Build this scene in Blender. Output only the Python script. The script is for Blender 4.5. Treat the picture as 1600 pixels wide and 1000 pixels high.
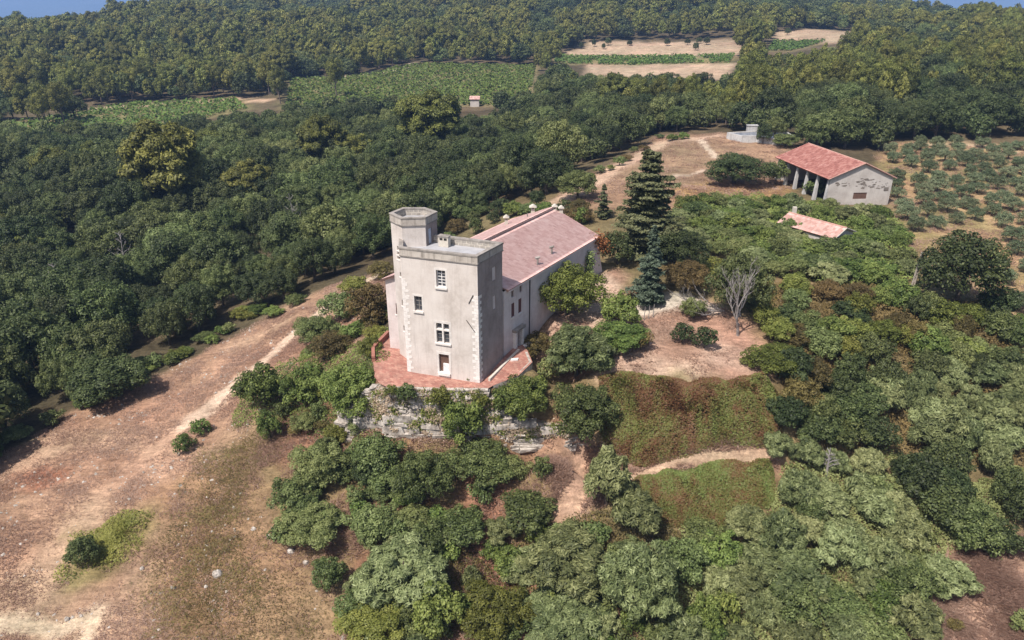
import bpy, math, random
import numpy as np
from mathutils import Vector

for o in list(bpy.data.objects):
    bpy.data.objects.remove(o)
random.seed(7)
rng = np.random.default_rng(11)
sc = bpy.context.scene
col = sc.collection
R = math.radians

# ------------------------------------------------------------------ camera, sky, sun, exposure
F_PX, PITCH, CAM_H = 1142.0, R(24.5), 32.4
cam_d = bpy.data.cameras.new('camera')
cam_d.sensor_width = 36.0
cam_d.lens = 36.0 * F_PX / 1600.0
cam_d.clip_start = 0.5
cam_d.clip_end = 40000.0
cam = bpy.data.objects.new('camera', cam_d)
cam.location = (0, 0, CAM_H)
cam.rotation_euler = (math.pi / 2 - PITCH, 0, 0)
col.objects.link(cam)
sc.camera = cam

SUN_EL = R(57.0)
SUN_H = Vector((-0.64, -0.77)).normalized()
world = bpy.data.worlds.new('World')
sc.world = world
world.use_nodes = True
wn = world.node_tree.nodes
sky = wn.new('ShaderNodeTexSky')
sky.sky_type = 'NISHITA'
sky.sun_disc = False
sky.sun_elevation = SUN_EL
sky.sun_rotation = math.atan2(SUN_H.x, SUN_H.y)
sky.air_density = 1.0
sky.dust_density = 3.0
wn['Background'].inputs['Strength'].default_value = 0.1
world.node_tree.links.new(sky.outputs[0], wn['Background'].inputs['Color'])

sun_d = bpy.data.lights.new('sun', 'SUN')
sun_d.energy = 5.0
sun_d.angle = R(0.53)
sun_d.color = (1.0, 0.93, 0.86)
sun = bpy.data.objects.new('sun', sun_d)
sv = Vector((SUN_H.x * math.cos(SUN_EL), SUN_H.y * math.cos(SUN_EL), math.sin(SUN_EL)))
sun.rotation_euler = sv.to_track_quat('Z', 'Y').to_euler()
sun.location = (-40, -40, 120)
col.objects.link(sun)

vs = sc.view_settings
vs.view_transform = 'Standard'
vs.look = 'None'
vs.exposure = 0.42
vs.gamma = 1.0
vs.use_curve_mapping = False
sc.cycles.max_bounces = 6
sc.cycles.diffuse_bounces = 3
sc.cycles.glossy_bounces = 2
sc.cycles.transmission_bounces = 3
sc.cycles.volume_bounces = 0
sc.cycles.use_denoising = True

# ------------------------------------------------------------------ small helpers
CP, SP = math.cos(PITCH), math.sin(PITCH)

def rays(u, v):
    u = np.asarray(u, float); v = np.asarray(v, float)
    x = (u - 800) / F_PX; y = (500 - v) / F_PX
    return np.stack([x, CP + y * SP, -SP + y * CP], -1)

def atz(u, v, z):
    r = rays(u, v); t = (z - CAM_H) / r[2]
    return Vector((r[0] * t, r[1] * t, z))

def aty(u, v, Y):
    r = rays(u, v); t = Y / r[1]
    return Vector((r[0] * t, Y, CAM_H + r[2] * t))

def proj(p):
    p = np.asarray(p, float)
    dz = p[..., 2] - CAM_H
    Z = p[..., 1] * CP - dz * SP
    up = p[..., 1] * SP + dz * CP
    return 800 + F_PX * p[..., 0] / Z, 500 - F_PX * up / Z, Z

def in_poly(px, py, poly):
    px = np.asarray(px, float); py = np.asarray(py, float)
    ins = np.zeros(px.shape, bool)
    n = len(poly)
    for i in range(n):
        x0, y0 = poly[i][0], poly[i][1]; x1, y1 = poly[(i + 1) % n][0], poly[(i + 1) % n][1]
        c = ((y0 > py) != (y1 > py))
        with np.errstate(divide='ignore', invalid='ignore'):
            xx = (x1 - x0) * (py - y0) / (y1 - y0 if y1 != y0 else 1e-9) + x0
        ins ^= c & (px < xx)
    return ins

def seg_dist(px, py, pts, closed=False):
    d = np.full(np.shape(px), 1e9)
    n = len(pts)
    for i in range(n if closed else n - 1):
        x0, y0 = pts[i][0], pts[i][1]; x1, y1 = pts[(i + 1) % n][0], pts[(i + 1) % n][1]
        dx, dy = x1 - x0, y1 - y0
        t = np.clip(((px - x0) * dx + (py - y0) * dy) / (dx * dx + dy * dy + 1e-9), 0, 1)
        d = np.minimum(d, np.hypot(px - x0 - t * dx, py - y0 - t * dy))
    return d

def poly_sd(px, py, poly):
    d = seg_dist(px, py, poly, True)
    return np.where(in_poly(px, py, poly), d, -d)

def smooth(a, b, x):
    t = np.clip((x - a) / (b - a), 0, 1)
    return t * t * (3 - 2 * t)

def vnoise(x, y, s, seed=0):
    """cheap smooth value noise, 0..1"""
    x = np.asarray(x, float) / s + seed * 17.31; y = np.asarray(y, float) / s + seed * 7.77
    xi = np.floor(x); yi = np.floor(y); fx = x - xi; fy = y - yi
    def h(a, b):
        q = np.sin(a * 127.1 + b * 311.7 + seed * 3.3) * 43758.5453
        return q - np.floor(q)
    fx = fx * fx * (3 - 2 * fx); fy = fy * fy * (3 - 2 * fy)
    return (h(xi, yi) * (1 - fx) + h(xi + 1, yi) * fx) * (1 - fy) + (h(xi, yi + 1) * (1 - fx) + h(xi + 1, yi + 1) * fx) * fy

def tag(o, label=None, cat=None, group=None, kind=None):
    if label: o['label'] = label
    if cat: o['category'] = cat
    if group: o['group'] = group
    if kind: o['kind'] = kind
    return o

def empty(name, loc, rz=0.0):
    o = bpy.data.objects.new(name, None)
    o.location = loc; o.rotation_euler = (0, 0, rz)
    o.empty_display_size = 0.3
    col.objects.link(o)
    return o

def link(name, me, parent=None, mat=None):
    o = bpy.data.objects.new(name, me)
    if mat is not None and not me.materials: me.materials.append(mat)
    col.objects.link(o)
    if parent is not None:
        o.parent = parent
        w = parent.location.copy()
        p = parent.parent
        while p is not None:
            w += p.location; p = p.parent
        o.location = -w          # meshes are written in world coordinates
    return o

def np_mesh(name, verts, quads=None, tris=None, attrs=None, colors=None, smooth_=False):
    me = bpy.data.meshes.new(name)
    verts = np.asarray(verts, np.float32)
    me.vertices.add(len(verts)); me.vertices.foreach_set('co', verts.ravel())
    parts, starts, tot = [], [], 0
    if quads is not None and len(quads):
        q = np.asarray(quads, np.int32); parts.append(q.ravel()); starts.append(np.arange(len(q)) * 4); tot += q.size
    if tris is not None and len(tris):
        t = np.asarray(tris, np.int32); parts.append(t.ravel()); starts.append(tot + np.arange(len(t)) * 3); tot += t.size
    li = np.concatenate(parts); st = np.concatenate(starts).astype(np.int32)
    me.loops.add(len(li)); me.loops.foreach_set('vertex_index', li)
    me.polygons.add(len(st)); me.polygons.foreach_set('loop_start', st)
    me.update(calc_edges=True)
    if smooth_:
        me.polygons.foreach_set('use_smooth', np.ones(len(st), bool))
    if attrs is not None:                       # per vertex floats
        for k, a in attrs.items():
            at = me.attributes.new(k, 'FLOAT', 'POINT'); at.data.foreach_set('value', np.asarray(a, np.float32))
    if colors is not None:
        at = me.attributes.new('cover', 'FLOAT_COLOR', 'POINT')
        c4 = np.ones((len(verts), 4), np.float32); c4[:, :3] = colors
        at.data.foreach_set('color', c4.ravel())
    return me

class MB:
    def __init__(s): s.v = []; s.f = []
    def poly(s, pts):
        b = len(s.v); s.v += [tuple(p) for p in pts]; s.f.append(tuple(range(b, b + len(pts))))
    def hexa(s, a, b):
        """prism between two rings (lower a, upper b), both counter-clockwise from above"""
        n = len(a); i = len(s.v)
        s.v += [tuple(p) for p in a] + [tuple(p) for p in b]
        s.f.append(tuple(i + k for k in reversed(range(n)))); s.f.append(tuple(i + n + k for k in range(n)))
        for k in range(n):
            j = (k + 1) % n; s.f.append((i + k, i + j, i + n + j, i + n + k))
    def prism(s, poly, z0, z1):
        s.hexa([(p[0], p[1], z0) for p in poly], [(p[0], p[1], z1) for p in poly])
    def tube(s, pts, rad, n=6, cap=True):
        i0 = len(s.v); m = len(pts)
        for k, p in enumerate(pts):
            p = Vector(p)
            d = (Vector(pts[min(k + 1, m - 1)]) - Vector(pts[max(k - 1, 0)]))
            d = d.normalized() if d.length > 1e-6 else Vector((0, 0, 1))
            a = d.orthogonal().normalized(); b = d.cross(a)
            r = rad[k] if hasattr(rad, '__len__') else rad
            for q in range(n):
                t = 2 * math.pi * q / n
                s.v.append(tuple(p + a * (r * math.cos(t)) + b * (r * math.sin(t))))
        for k in range(m - 1):
            for q in range(n):
                w = (q + 1) % n
                s.f.append((i0 + k * n + q, i0 + k * n + w, i0 + (k + 1) * n + w, i0 + (k + 1) * n + q))
        if cap: s.f.append(tuple(i0 + (m - 1) * n + q for q in range(n)))
    def mesh(s, name):
        me = bpy.data.meshes.new(name); me.from_pydata(s.v, [], s.f); me.update(); return me
    def build(s, name, mat, parent=None):
        return link(name, s.mesh(name), parent, mat)

# ------------------------------------------------------------------ materials
def new_mat(name):
    m = bpy.data.materials.new(name); m.use_nodes = True
    nt = m.node_tree; nt.nodes.clear()
    out = nt.nodes.new('ShaderNodeOutputMaterial')
    return m, nt, out

def N(nt, t, **kw):
    n = nt.nodes.new(t)
    for k, v in kw.items():
        if k.startswith('_'): setattr(n, k[1:], v)
        else: n.inputs[k.replace('__', ' ')].default_value = v
    return n

def ramp(nt, stops):
    r = nt.nodes.new('ShaderNodeValToRGB')
    e = r.color_ramp.elements
    while len(e) < len(stops): e.new(0.5)
    for k, (p, c) in enumerate(stops):
        e[k].position = p; e[k].color = (c[0], c[1], c[2], 1)
    return r

def noise(nt, coord, scale, detail=5, rough=0.6):
    n = N(nt, 'ShaderNodeTexNoise', Scale=scale, Detail=detail, Roughness=rough)
    nt.links.new(coord, n.inputs['Vector'])
    return n

def plaster(name, stops, scale=0.8, fine=9.0, rough=0.9, bump=0.25, streak=None, streak_amt=0.5):
    """mottled mineral surface: big blotches, fine grain, optional vertical rain streaks"""
    m, nt, out = new_mat(name); L = nt.links.new
    g = nt.nodes.new('ShaderNodeNewGeometry')
    n1 = noise(nt, g.outputs['Position'], scale, 6, 0.65)
    n2 = noise(nt, g.outputs['Position'], fine, 4, 0.7)
    mx = N(nt, 'ShaderNodeMath', _operation='MULTIPLY_ADD'); mx.inputs[1].default_value = 0.35
    L(n2.outputs['Fac'], mx.inputs[0])
    sb = N(nt, 'ShaderNodeMath', _operation='MULTIPLY_ADD'); sb.inputs[1].default_value = 1.25; sb.inputs[2].default_value = -0.3
    L(n1.outputs['Fac'], sb.inputs[0]); L(sb.outputs[0], mx.inputs[2])
    r = ramp(nt, stops); L(mx.outputs[0], r.inputs['Fac'])
    colr = r.outputs['Color']
    if streak is not None:
        mp = N(nt, 'ShaderNodeMapping'); mp.inputs['Scale'].default_value = (3.0, 3.0, 0.22)
        L(g.outputs['Position'], mp.inputs['Vector'])
        n3 = noise(nt, mp.outputs['Vector'], 1.0, 5, 0.7)
        rr = ramp(nt, [(0.5, (0, 0, 0)), (0.72, (1, 1, 1))]); L(n3.outputs['Fac'], rr.inputs['Fac'])
        ml = N(nt, 'ShaderNodeMath', _operation='MULTIPLY'); ml.inputs[1].default_value = streak_amt
        L(rr.outputs['Color'], ml.inputs[0])
        mi = N(nt, 'ShaderNodeMix', _data_type='RGBA'); L(ml.outputs[0], mi.inputs[0]); L(colr, mi.inputs[6])
        mi.inputs[7].default_value = (*streak, 1); colr = mi.outputs[2]
    p = N(nt, 'ShaderNodeBsdfPrincipled', Roughness=rough); p.inputs['Specular IOR Level'].default_value = 0.2
    L(colr, p.inputs['Base Color'])
    b = N(nt, 'ShaderNodeBump', Strength=bump, Distance=0.05); L(n2.outputs['Fac'], b.inputs['Height']); L(b.outputs[0], p.inputs['Normal'])
    L(p.outputs[0], out.inputs['Surface'])
    return m

def leaf_mat(name, ca, cb, cc, var=0.5, trans=0.28):
    """ca dark, cb main, cc light tip and highlight colour; driven by the leaf's own tint and by the plant"""
    m, nt, out = new_mat(name); L = nt.links.new
    a = N(nt, 'ShaderNodeAttribute', _attribute_name='tint')
    oi = nt.nodes.new('ShaderNodeObjectInfo')
    ad = N(nt, 'ShaderNodeMath', _operation='MULTIPLY_ADD'); ad.inputs[1].default_value = var; L(oi.outputs['Random'], ad.inputs[0])
    s = N(nt, 'ShaderNodeMath', _operation='SUBTRACT'); s.inputs[1].default_value = var * 0.5
    L(a.outputs['Fac'], s.inputs[0]); L(s.outputs[0], ad.inputs[2])
    r = ramp(nt, [(0.08, ca), (0.5, cb), (0.95, cc)]); L(ad.outputs[0], r.inputs['Fac'])
    hs = N(nt, 'ShaderNodeHueSaturation')
    h = N(nt, 'ShaderNodeMath', _operation='MULTIPLY_ADD'); h.inputs[1].default_value = 0.035; h.inputs[2].default_value = 0.482
    f = N(nt, 'ShaderNodeMath', _operation='FRACT'); q = N(nt, 'ShaderNodeMath', _operation='MULTIPLY'); q.inputs[1].default_value = 7.31
    L(oi.outputs['Random'], q.inputs[0]); L(q.outputs[0], f.inputs[0]); L(f.outputs[0], h.inputs[0]); L(h.outputs[0], hs.inputs['Hue'])
    L(r.outputs['Color'], hs.inputs['Color'])
    p = N(nt, 'ShaderNodeBsdfPrincipled', Roughness=0.55); p.inputs['Specular IOR Level'].default_value = 0.25
    L(hs.outputs['Color'], p.inputs['Base Color'])
    t = nt.nodes.new('ShaderNodeBsdfTranslucent'); L(hs.outputs['Color'], t.inputs['Color'])
    mix = N(nt, 'ShaderNodeMixShader'); mix.inputs[0].default_value = trans
    L(p.outputs[0], mix.inputs[1]); L(t.outputs[0], mix.inputs[2]); L(mix.outputs[0], out.inputs['Surface'])
    return m

def plain(name, c, rough=0.7, metal=0.0):
    m, nt, out = new_mat(name); L = nt.links.new
    g = nt.nodes.new('ShaderNodeNewGeometry')
    n1 = noise(nt, g.outputs['Position'], 3.0, 5, 0.7)
    r = ramp(nt, [(0.3, [x * 0.72 for x in c]), (0.7, [min(1, x * 1.2) for x in c])]); L(n1.outputs['Fac'], r.inputs['Fac'])
    p = N(nt, 'ShaderNodeBsdfPrincipled', Roughness=rough, Metallic=metal); L(r.outputs['Color'], p.inputs['Base Color'])
    L(p.outputs[0], out.inputs['Surface'])
    return m

M = {}
M['render'] = plaster('lime_render', [(0.2, (.42, .37, .33)), (0.5, (.56, .51, .47)), (0.8, (.63, .585, .545))], 0.5, 7, streak=(.31, .275, .25), streak_amt=0.35)
M['render_old'] = plaster('old_render', [(0.25, (.50, .43, .41)), (0.55, (.61, .54, .52)), (0.8, (.68, .62, .60))], 0.6, 6, streak=(.31, .255, .24), streak_amt=0.3)
M['render_shade'] = plaster('shaded_render', [(0.2, (.20, .165, .155)), (0.5, (.30, .255, .24)), (0.8, (.38, .33, .315))], 0.45, 5, streak=(.20, .165, .155), streak_amt=0.55)  # darker copy of the render, shade of sunless faces put into its colour
M['parapet'] = plaster('parapet_stone', [(0.22, (.30, .265, .23)), (0.5, (.43, .39, .345)), (0.8, (.50, .46, .41))], 0.9, 6, streak=(.12, .105, .09), streak_amt=0.7)
M['coping'] = plaster('coping_stone', [(0.25, (.15, .135, .12)), (0.55, (.27, .245, .22)), (0.8, (.38, .35, .32))], 1.5, 9)
M['quoin'] = plaster('pale_dressed_stone', [(0.2, (.50, .455, .42)), (0.45, (.66, .62, .585)), (0.8, (.78, .75, .72))], 2.4, 10)
M['surround'] = plaster('window_stone', [(0.25, (.47, .435, .405)), (0.5, (.61, .575, .54)), (0.8, (.68, .645, .61))], 2.0, 10)
M['block'] = plaster('grey_block', [(0.25, (.24, .215, .19)), (0.5, (.33, .30, .265)), (0.8, (.42, .385, .34))], 2.5, 9)
M['mortar'] = plaster('pale_mortar', [(0.25, (.44, .40, .34)), (0.8, (.58, .54, .47))], 2.0, 9)
M['zinc'] = plaster('zinc_deck', [(0.25, (.30, .30, .31)), (0.55, (.36, .36, .375)), (0.8, (.43, .43, .44))], 0.8, 3, rough=0.6, bump=0.05)
M['rock'] = plaster('limestone', [(0.25, (.13, .115, .10)), (0.45, (.33, .29, .25)), (0.6, (.47, .425, .375)), (0.85, (.60, .56, .51))], 1.4, 7, bump=0.9, streak=(.12, .105, .09), streak_amt=0.55)
M['earth_joint'] = plaster('earth_joint', [(0.3, (.12, .09, .07)), (0.7, (.25, .20, .155))], 2.0, 8)
M['concrete'] = plaster('weathered_concrete', [(0.25, (.33, .33, .33)), (0.55, (.47, .465, .455)), (0.8, (.57, .56, .54))], 0.5, 4, streak=(.20, .20, .20), streak_amt=0.6)
M['basin_in'] = plaster('basin_lining', [(0.25, (.26, .31, .38)), (0.55, (.40, .45, .52)), (0.8, (.50, .53, .57))], 0.6, 4, streak=(.18, .19, .22), streak_amt=0.6)
M['barn_wall'] = plaster('barn_render', [(0.25, (.36, .325, .30)), (0.5, (.46, .425, .395)), (0.8, (.52, .49, .46))], 0.5, 5, streak=(.32, .29, .265), streak_amt=0.4)
M['barn_stain'] = plaster('bare_rubble', [(0.3, (.10, .085, .075)), (0.6, (.22, .19, .165)), (0.8, (.34, .30, .27))], 2.5, 9)
M['dark_void'] = plain('unlit_room', (.02, .018, .016), 0.9)
M['glass'] = plain('window_glass', (.055, .06, .07), 0.12)
M['white_wood'] = plain('white_paint', (.72, .71, .70), 0.6)
M['grey_wood'] = plain('greyed_wood', (.27, .245, .225), 0.8)
M['blue_door'] = plain('pale_blue_paint', (.42, .46, .54), 0.6)
M['red_wood'] = plain('oxblood_paint', (.115, .04, .04), 0.6)
M['brown_wood'] = plain('brown_wood', (.12, .065, .045), 0.7)
M['iron'] = plain('iron', (.055, .048, .045), 0.7, 0.3)
M['terracotta'] = plain('terracotta', (.42, .245, .20), 0.85)
M['brick_red'] = plain('red_brick', (.30, .125, .09), 0.85)
M['bark'] = plaster('bark', [(0.3, (.055, .042, .034)), (0.7, (.13, .105, .085))], 3.0, 12, bump=0.6)
M['bark_pine'] = plaster('pine_bark', [(0.3, (.10, .075, .065)), (0.7, (.22, .175, .16))], 3.0, 12, bump=0.6)
M['dead_wood'] = plaster('bleached_wood', [(0.3, (.17, .15, .14)), (0.7, (.33, .305, .29))], 4.0, 12, bump=0.4)
M['pole_wood'] = plaster('pole_concrete', [(0.3, (.30, .26, .22)), (0.7, (.44, .39, .34))], 2.0, 8)

def tile_mat(name, stops, course=0.36, rows=0.22, dark=0.35):
    """clay roof: every tile its own tone through white noise on the roof's own grid (attributes ru, rv)"""
    m, nt, out = new_mat(name); L = nt.links.new
    au = N(nt, 'ShaderNodeAttribute', _attribute_name='ru'); av = N(nt, 'ShaderNodeAttribute', _attribute_name='rv')
    fu = N(nt, 'ShaderNodeMath', _operation='FLOOR'); fv = N(nt, 'ShaderNodeMath', _operation='FLOOR')
    L(au.outputs['Fac'], fu.inputs[0]); L(av.outputs['Fac'], fv.inputs[0])
    cx = nt.nodes.new('ShaderNodeCombineXYZ'); L(fu.outputs[0], cx.inputs[0]); L(fv.outputs[0], cx.inputs[1])
    wnz = nt.nodes.new('ShaderNodeTexWhiteNoise'); L(cx.outputs[0], wnz.inputs['Vector'])
    g = nt.nodes.new('ShaderNodeNewGeometry')
    n1 = noise(nt, g.outputs['Position'], 0.7, 6, 0.7)
    n2 = noise(nt, g.outputs['Position'], 3.5, 5, 0.75)
    a = N(nt, 'ShaderNodeMath', _operation='MULTIPLY_ADD'); a.inputs[1].default_value = 0.30; L(wnz.outputs['Value'], a.inputs[0])
    b = N(nt, 'ShaderNodeMath', _operation='MULTIPLY_ADD'); b.inputs[1].default_value = 0.55; L(n1.outputs['Fac'], b.inputs[0])
    c = N(nt, 'ShaderNodeMath', _operation='MULTIPLY'); c.inputs[1].default_value = 0.4; L(n2.outputs['Fac'], c.inputs[0])
    L(c.outputs[0], b.inputs[2]); L(b.outputs[0], a.inputs[2])
    r = ramp(nt, stops); L(a.outputs[0], r.inputs['Fac'])
    p = N(nt, 'ShaderNodeBsdfPrincipled', Roughness=0.85); p.inputs['Specular IOR Level'].default_value = 0.2
    L(r.outputs['Color'], p.inputs['Base Color']); L(p.outputs[0], out.inputs['Surface'])
    return m
M['roof_pink'] = tile_mat('faded_pink_tiles', [(0.3, (.43, .25, .22)), (0.5, (.60, .375, .335)), (0.7, (.68, .46, .415)), (0.95, (.74, .56, .51))])
M['roof_red'] = tile_mat('red_tiles', [(0.35, (.19, .075, .066)), (0.55, (.30, .125, .105)), (0.72, (.39, .185, .155)), (0.9, (.52, .33, .29))])
M['roof_shed'] = tile_mat('pale_shed_tiles', [(0.35, (.30, .165, .14)), (0.55, (.42, .25, .215)), (0.72, (.50, .34, .30)), (0.9, (.58, .45, .41))])

def paving_mat():
    m, nt, out = new_mat('terracotta_paving'); L = nt.links.new
    g = nt.nodes.new('ShaderNodeNewGeometry')
    mp = N(nt, 'ShaderNodeMapping'); mp.inputs['Rotation'].default_value = (0, 0, R(32)); L(g.outputs['Position'], mp.inputs['Vector'])
    br = N(nt, 'ShaderNodeTexBrick', Scale=1.0); br.inputs['Brick Width'].default_value = 0.42; br.inputs['Row Height'].default_value = 0.21
    br.inputs['Mortar Size'].default_value = 0.012; br.inputs['Color1'].default_value = (.31, .13, .098, 1); br.inputs['Color2'].default_value = (.43, .235, .175, 1)
    br.inputs['Mortar'].default_value = (.25, .12, .09, 1)
    L(mp.outputs['Vector'], br.inputs['Vector'])
    n1 = noise(nt, g.outputs['Position'], 0.9, 6, 0.7)
    r = ramp(nt, [(0.3, (.62, .60, .6)), (0.7, (1.15, 1.15, 1.15))]); L(n1.outputs['Fac'], r.inputs['Fac'])
    mu = N(nt, 'ShaderNodeMix', _data_type='RGBA', _blend_type='MULTIPLY'); mu.inputs[0].default_value = 1.0
    L(br.outputs['Color'], mu.inputs[6]); L(r.outputs['Color'], mu.inputs[7])
    p = N(nt, 'ShaderNodeBsdfPrincipled', Roughness=0.85); L(mu.outputs[2], p.inputs['Base Color'])
    bm_ = N(nt, 'ShaderNodeBump', Strength=0.5, Distance=0.02); L(br.outputs['Fac'], bm_.inputs['Height']); bm_.invert = True
    L(bm_.outputs[0], p.inputs['Normal']); L(p.outputs[0], out.inputs['Surface'])
    return m
M['paving'] = paving_mat()

def ground_mat():
    m, nt, out = new_mat('ground_cover'); L = nt.links.new
    a = N(nt, 'ShaderNodeAttribute', _attribute_name='cover')
    g = nt.nodes.new('ShaderNodeNewGeometry')
    n1 = noise(nt, g.outputs['Position'], 0.22, 7, 0.68)
    n2 = noise(nt, g.outputs['Position'], 1.7, 8, 0.72)
    n3 = noise(nt, g.outputs['Position'], 0.05, 4, 0.6)
    r1 = ramp(nt, [(0.28, (.62, .60, .58)), (0.5, (.96, .95, .94)), (0.75, (1.32, 1.32, 1.30))]); L(n1.outputs['Fac'], r1.inputs['Fac'])
    r2 = ramp(nt, [(0.25, (.55, .55, .52)), (0.5, (1, 1, 1)), (0.75, (1.4, 1.36, 1.32))]); L(n2.outputs['Fac'], r2.inputs['Fac'])
    r3 = ramp(nt, [(0.35, (.92, .97, .90)), (0.65, (1.10, 1.02, .98))]); L(n3.outputs['Fac'], r3.inputs['Fac'])
    mp = N(nt, 'ShaderNodeMapping'); mp.inputs['Rotation'].default_value = (0, 0, R(-40)); mp.inputs['Scale'].default_value = (.35, 2.4, 1.0); L(g.outputs['Position'], mp.inputs['Vector'])
    n4 = noise(nt, mp.outputs['Vector'], 1.1, 8, 0.75); r4 = ramp(nt, [(0.32, (.66, .64, .62)), (0.5, (1, 1, 1)), (0.68, (1.3, 1.3, 1.28))]); L(n4.outputs['Fac'], r4.inputs['Fac'])
    n5 = noise(nt, g.outputs['Position'], 6.0, 6, 0.8); r5 = ramp(nt, [(0.3, (.62, .60, .56)), (0.5, (1, 1, 1)), (0.7, (1.28, 1.26, 1.24))]); L(n5.outputs['Fac'], r5.inputs['Fac'])
    c = a.outputs['Color']
    for r in (r1, r2, r3, r4, r5):
        mu = N(nt, 'ShaderNodeMix', _data_type='RGBA', _blend_type='MULTIPLY'); mu.inputs[0].default_value = 1.0
        L(c, mu.inputs[6]); L(r.outputs['Color'], mu.inputs[7]); c = mu.outputs[2]
    p = N(nt, 'ShaderNodeBsdfPrincipled', Roughness=0.95); p.inputs['Specular IOR Level'].default_value = 0.1
    L(c, p.inputs['Base Color'])
    b = N(nt, 'ShaderNodeBump', Strength=0.7, Distance=0.18); L(n2.outputs['Fac'], b.inputs['Height']); L(b.outputs[0], p.inputs['Normal'])
    L(p.outputs[0], out.inputs['Surface'])
    return m
M['ground'] = ground_mat()

# ------------------------------------------------------------------ terrain
CTRL_PX = [  # picture point, height of the ground there
    (880, 720, -6), (700, 800, -8.5), (500, 800, -8.3), (800, 900, -11.5), (800, 1000, -13), (400, 1000, -12.6), (1200, 1000, -13),
    (1100, 850, -9.8), (1500, 950, -11), (1600, 900, -10), (1600, 700, -6.5), (1350, 700, -6), (1200, 720, -5.6), (1000, 720, -5.6),
    (1100, 690, -4.3), (980, 750, -6.3), (960, 590, -.3), (1100, 592, -.4), (1200, 590, -.9), (1100, 540, .3), (1000, 500, 1.0),
    (1150, 520, .4), (1050, 470, 1.8), (900, 470, 1.8), (930, 430, 2.8), (860, 520, .8), (822, 572, .5), (1300, 560, -1.2), (1400, 500, 0),
    (1600, 560, -2.6), (1600, 500, -1.6), (1500, 450, .2), (1300, 430, 1.0), (1200, 380, 1.6), (1100, 380, 2.2),
    (1300, 320, 1.0), (1390, 320, 1.0), (1225, 290, 1.3), (1050, 260, 2.2), (1120, 220, 2.4), (1180, 215, 2.4), (1400, 235, 2.0),
    (1590, 235, 1.5), (1590, 400, .4), (1000, 300, 2.6), (870, 312, 1.5), (950, 262, 1.8),
    (570, 520, -1.6), (520, 520, -3.6), (540, 470, -3), (600, 440, -2.6), (450, 530, -6), (600, 425, -3.6), (520, 440, -5.2),
    (400, 560, -6.8), (330, 640, -8), (200, 760, -9.6), (0, 820, -10.5), (0, 1000, -12.6), (200, 950, -12), (0, 700, -10.2), (210, 590, -9.2),
    (400, 490, -7.6), (300, 800, -9.8), (450, 700, -7.5), (500, 620, -5.0), (540, 690, -6), (250, 900, -11.2), (-300, 800, -12)]
CTRL = [tuple(atz(*c)) for c in CTRL_PX] + [
    (-12, 55.6, -5.3), (-7, 54.9, -5.4), (-2, 54.6, -5.5), (3.5, 54.6, -5.6), (-14, 57.5, -4.5), (-15, 62, -2.8), (-10, 58.5, -.2), (-4, 57.8, -.2), (-13, 66, -.3), (-9, 68, .2),
    (1, 60.5, .3), (-2, 62, .6), (2.5, 55.7, -5.7), (5.5, 55.8, -5.8), (0, 55.5, -5.6), (1.5, 58.3, -.4), (4.5, 58.5, -1.0), (-9, 55.3, -5.4), (-4.5, 55.1, -5.5), (-9, 74, .3), (-2, 86, 1.5), (3, 82, 2.5), (5, 57.2, -1.5),
    (-60, 80, -10.8), (-100, 80, -12), (-60, 110, -11), (-32, 112, -8.5), (-20, 130, -7.5), (-8, 105, -3.5), (8, 132, -1), (-90, 130, -11.5),
    (-150, 150, -12), (-50, 170, -9.5), (0, 170, -6), (40, 185, 0), (80, 175, 3), (150, 160, 3), (-200, 230, -11), (-60, 230, -9.5), (10, 240, -6),
    (-150, 300, -10), (-240, 300, -10), (-80, 300, -9), (-60, 360, -6), (0, 385, -5), (-105, 360, -7), (60, 385, -2.5), (60, 475, 3.5), (110, 470, 4.2),
    (175, 440, 8), (160, 405, 5), (120, 230, 2.5), (200, 230, 3.5), (110, 310, 2), (220, 330, 7.5), (290, 400, 8), (-200, 450, 0), (-300, 480, 0),
    (-430, 620, -4), (-330, 600, 2), (-230, 640, 12), (315, 620, 15), (360, 560, 3), (0, 620, 13), (200, 640, 18), (0, 900, 32), (280, 900, 26), (-250, 900, 24), (430, 700, -18), (-620, 900, -60), (520, 950, -40),
    (30, 10, -15), (-40, 10, -16), (100, 30, -13), (0, -60, -16), (-120, 30, -15), (150, 80, -4), (-250, 80, -14), (300, 150, 0), (450, 300, 0), (-450, 300, -14)]
CTRL = np.array(CTRL, float)
_D = np.sqrt(((CTRL[:, None, :2] - CTRL[None, :, :2]) ** 2).sum(-1) + 9.0)
_A = np.block([[_D + 0 * np.eye(len(CTRL)), np.ones((len(CTRL), 1))], [np.ones((1, len(CTRL))), np.zeros((1, 1))]])
_W = np.linalg.solve(_A, np.append(CTRL[:, 2], 0))

TERRACE = [(-12.95, 68.5), (-13.75, 63.6), (-12.75, 58.6), (-12.0, 57.2), (-11.2, 56.55), (-2.1, 56.2), (-1.2, 57.0), (-2.2, 58.2), (0.0, 61.9), (-7, 66), (-11.5, 67.5)]

RAMP = [(-1.65, 57.0), (.6, 58.2), (1.9, 60.1), (1.5, 62.2), (1.0, 63.4), (0, 62.5), (-.86, 60.9), (-2.6, 57.9)]

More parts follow.
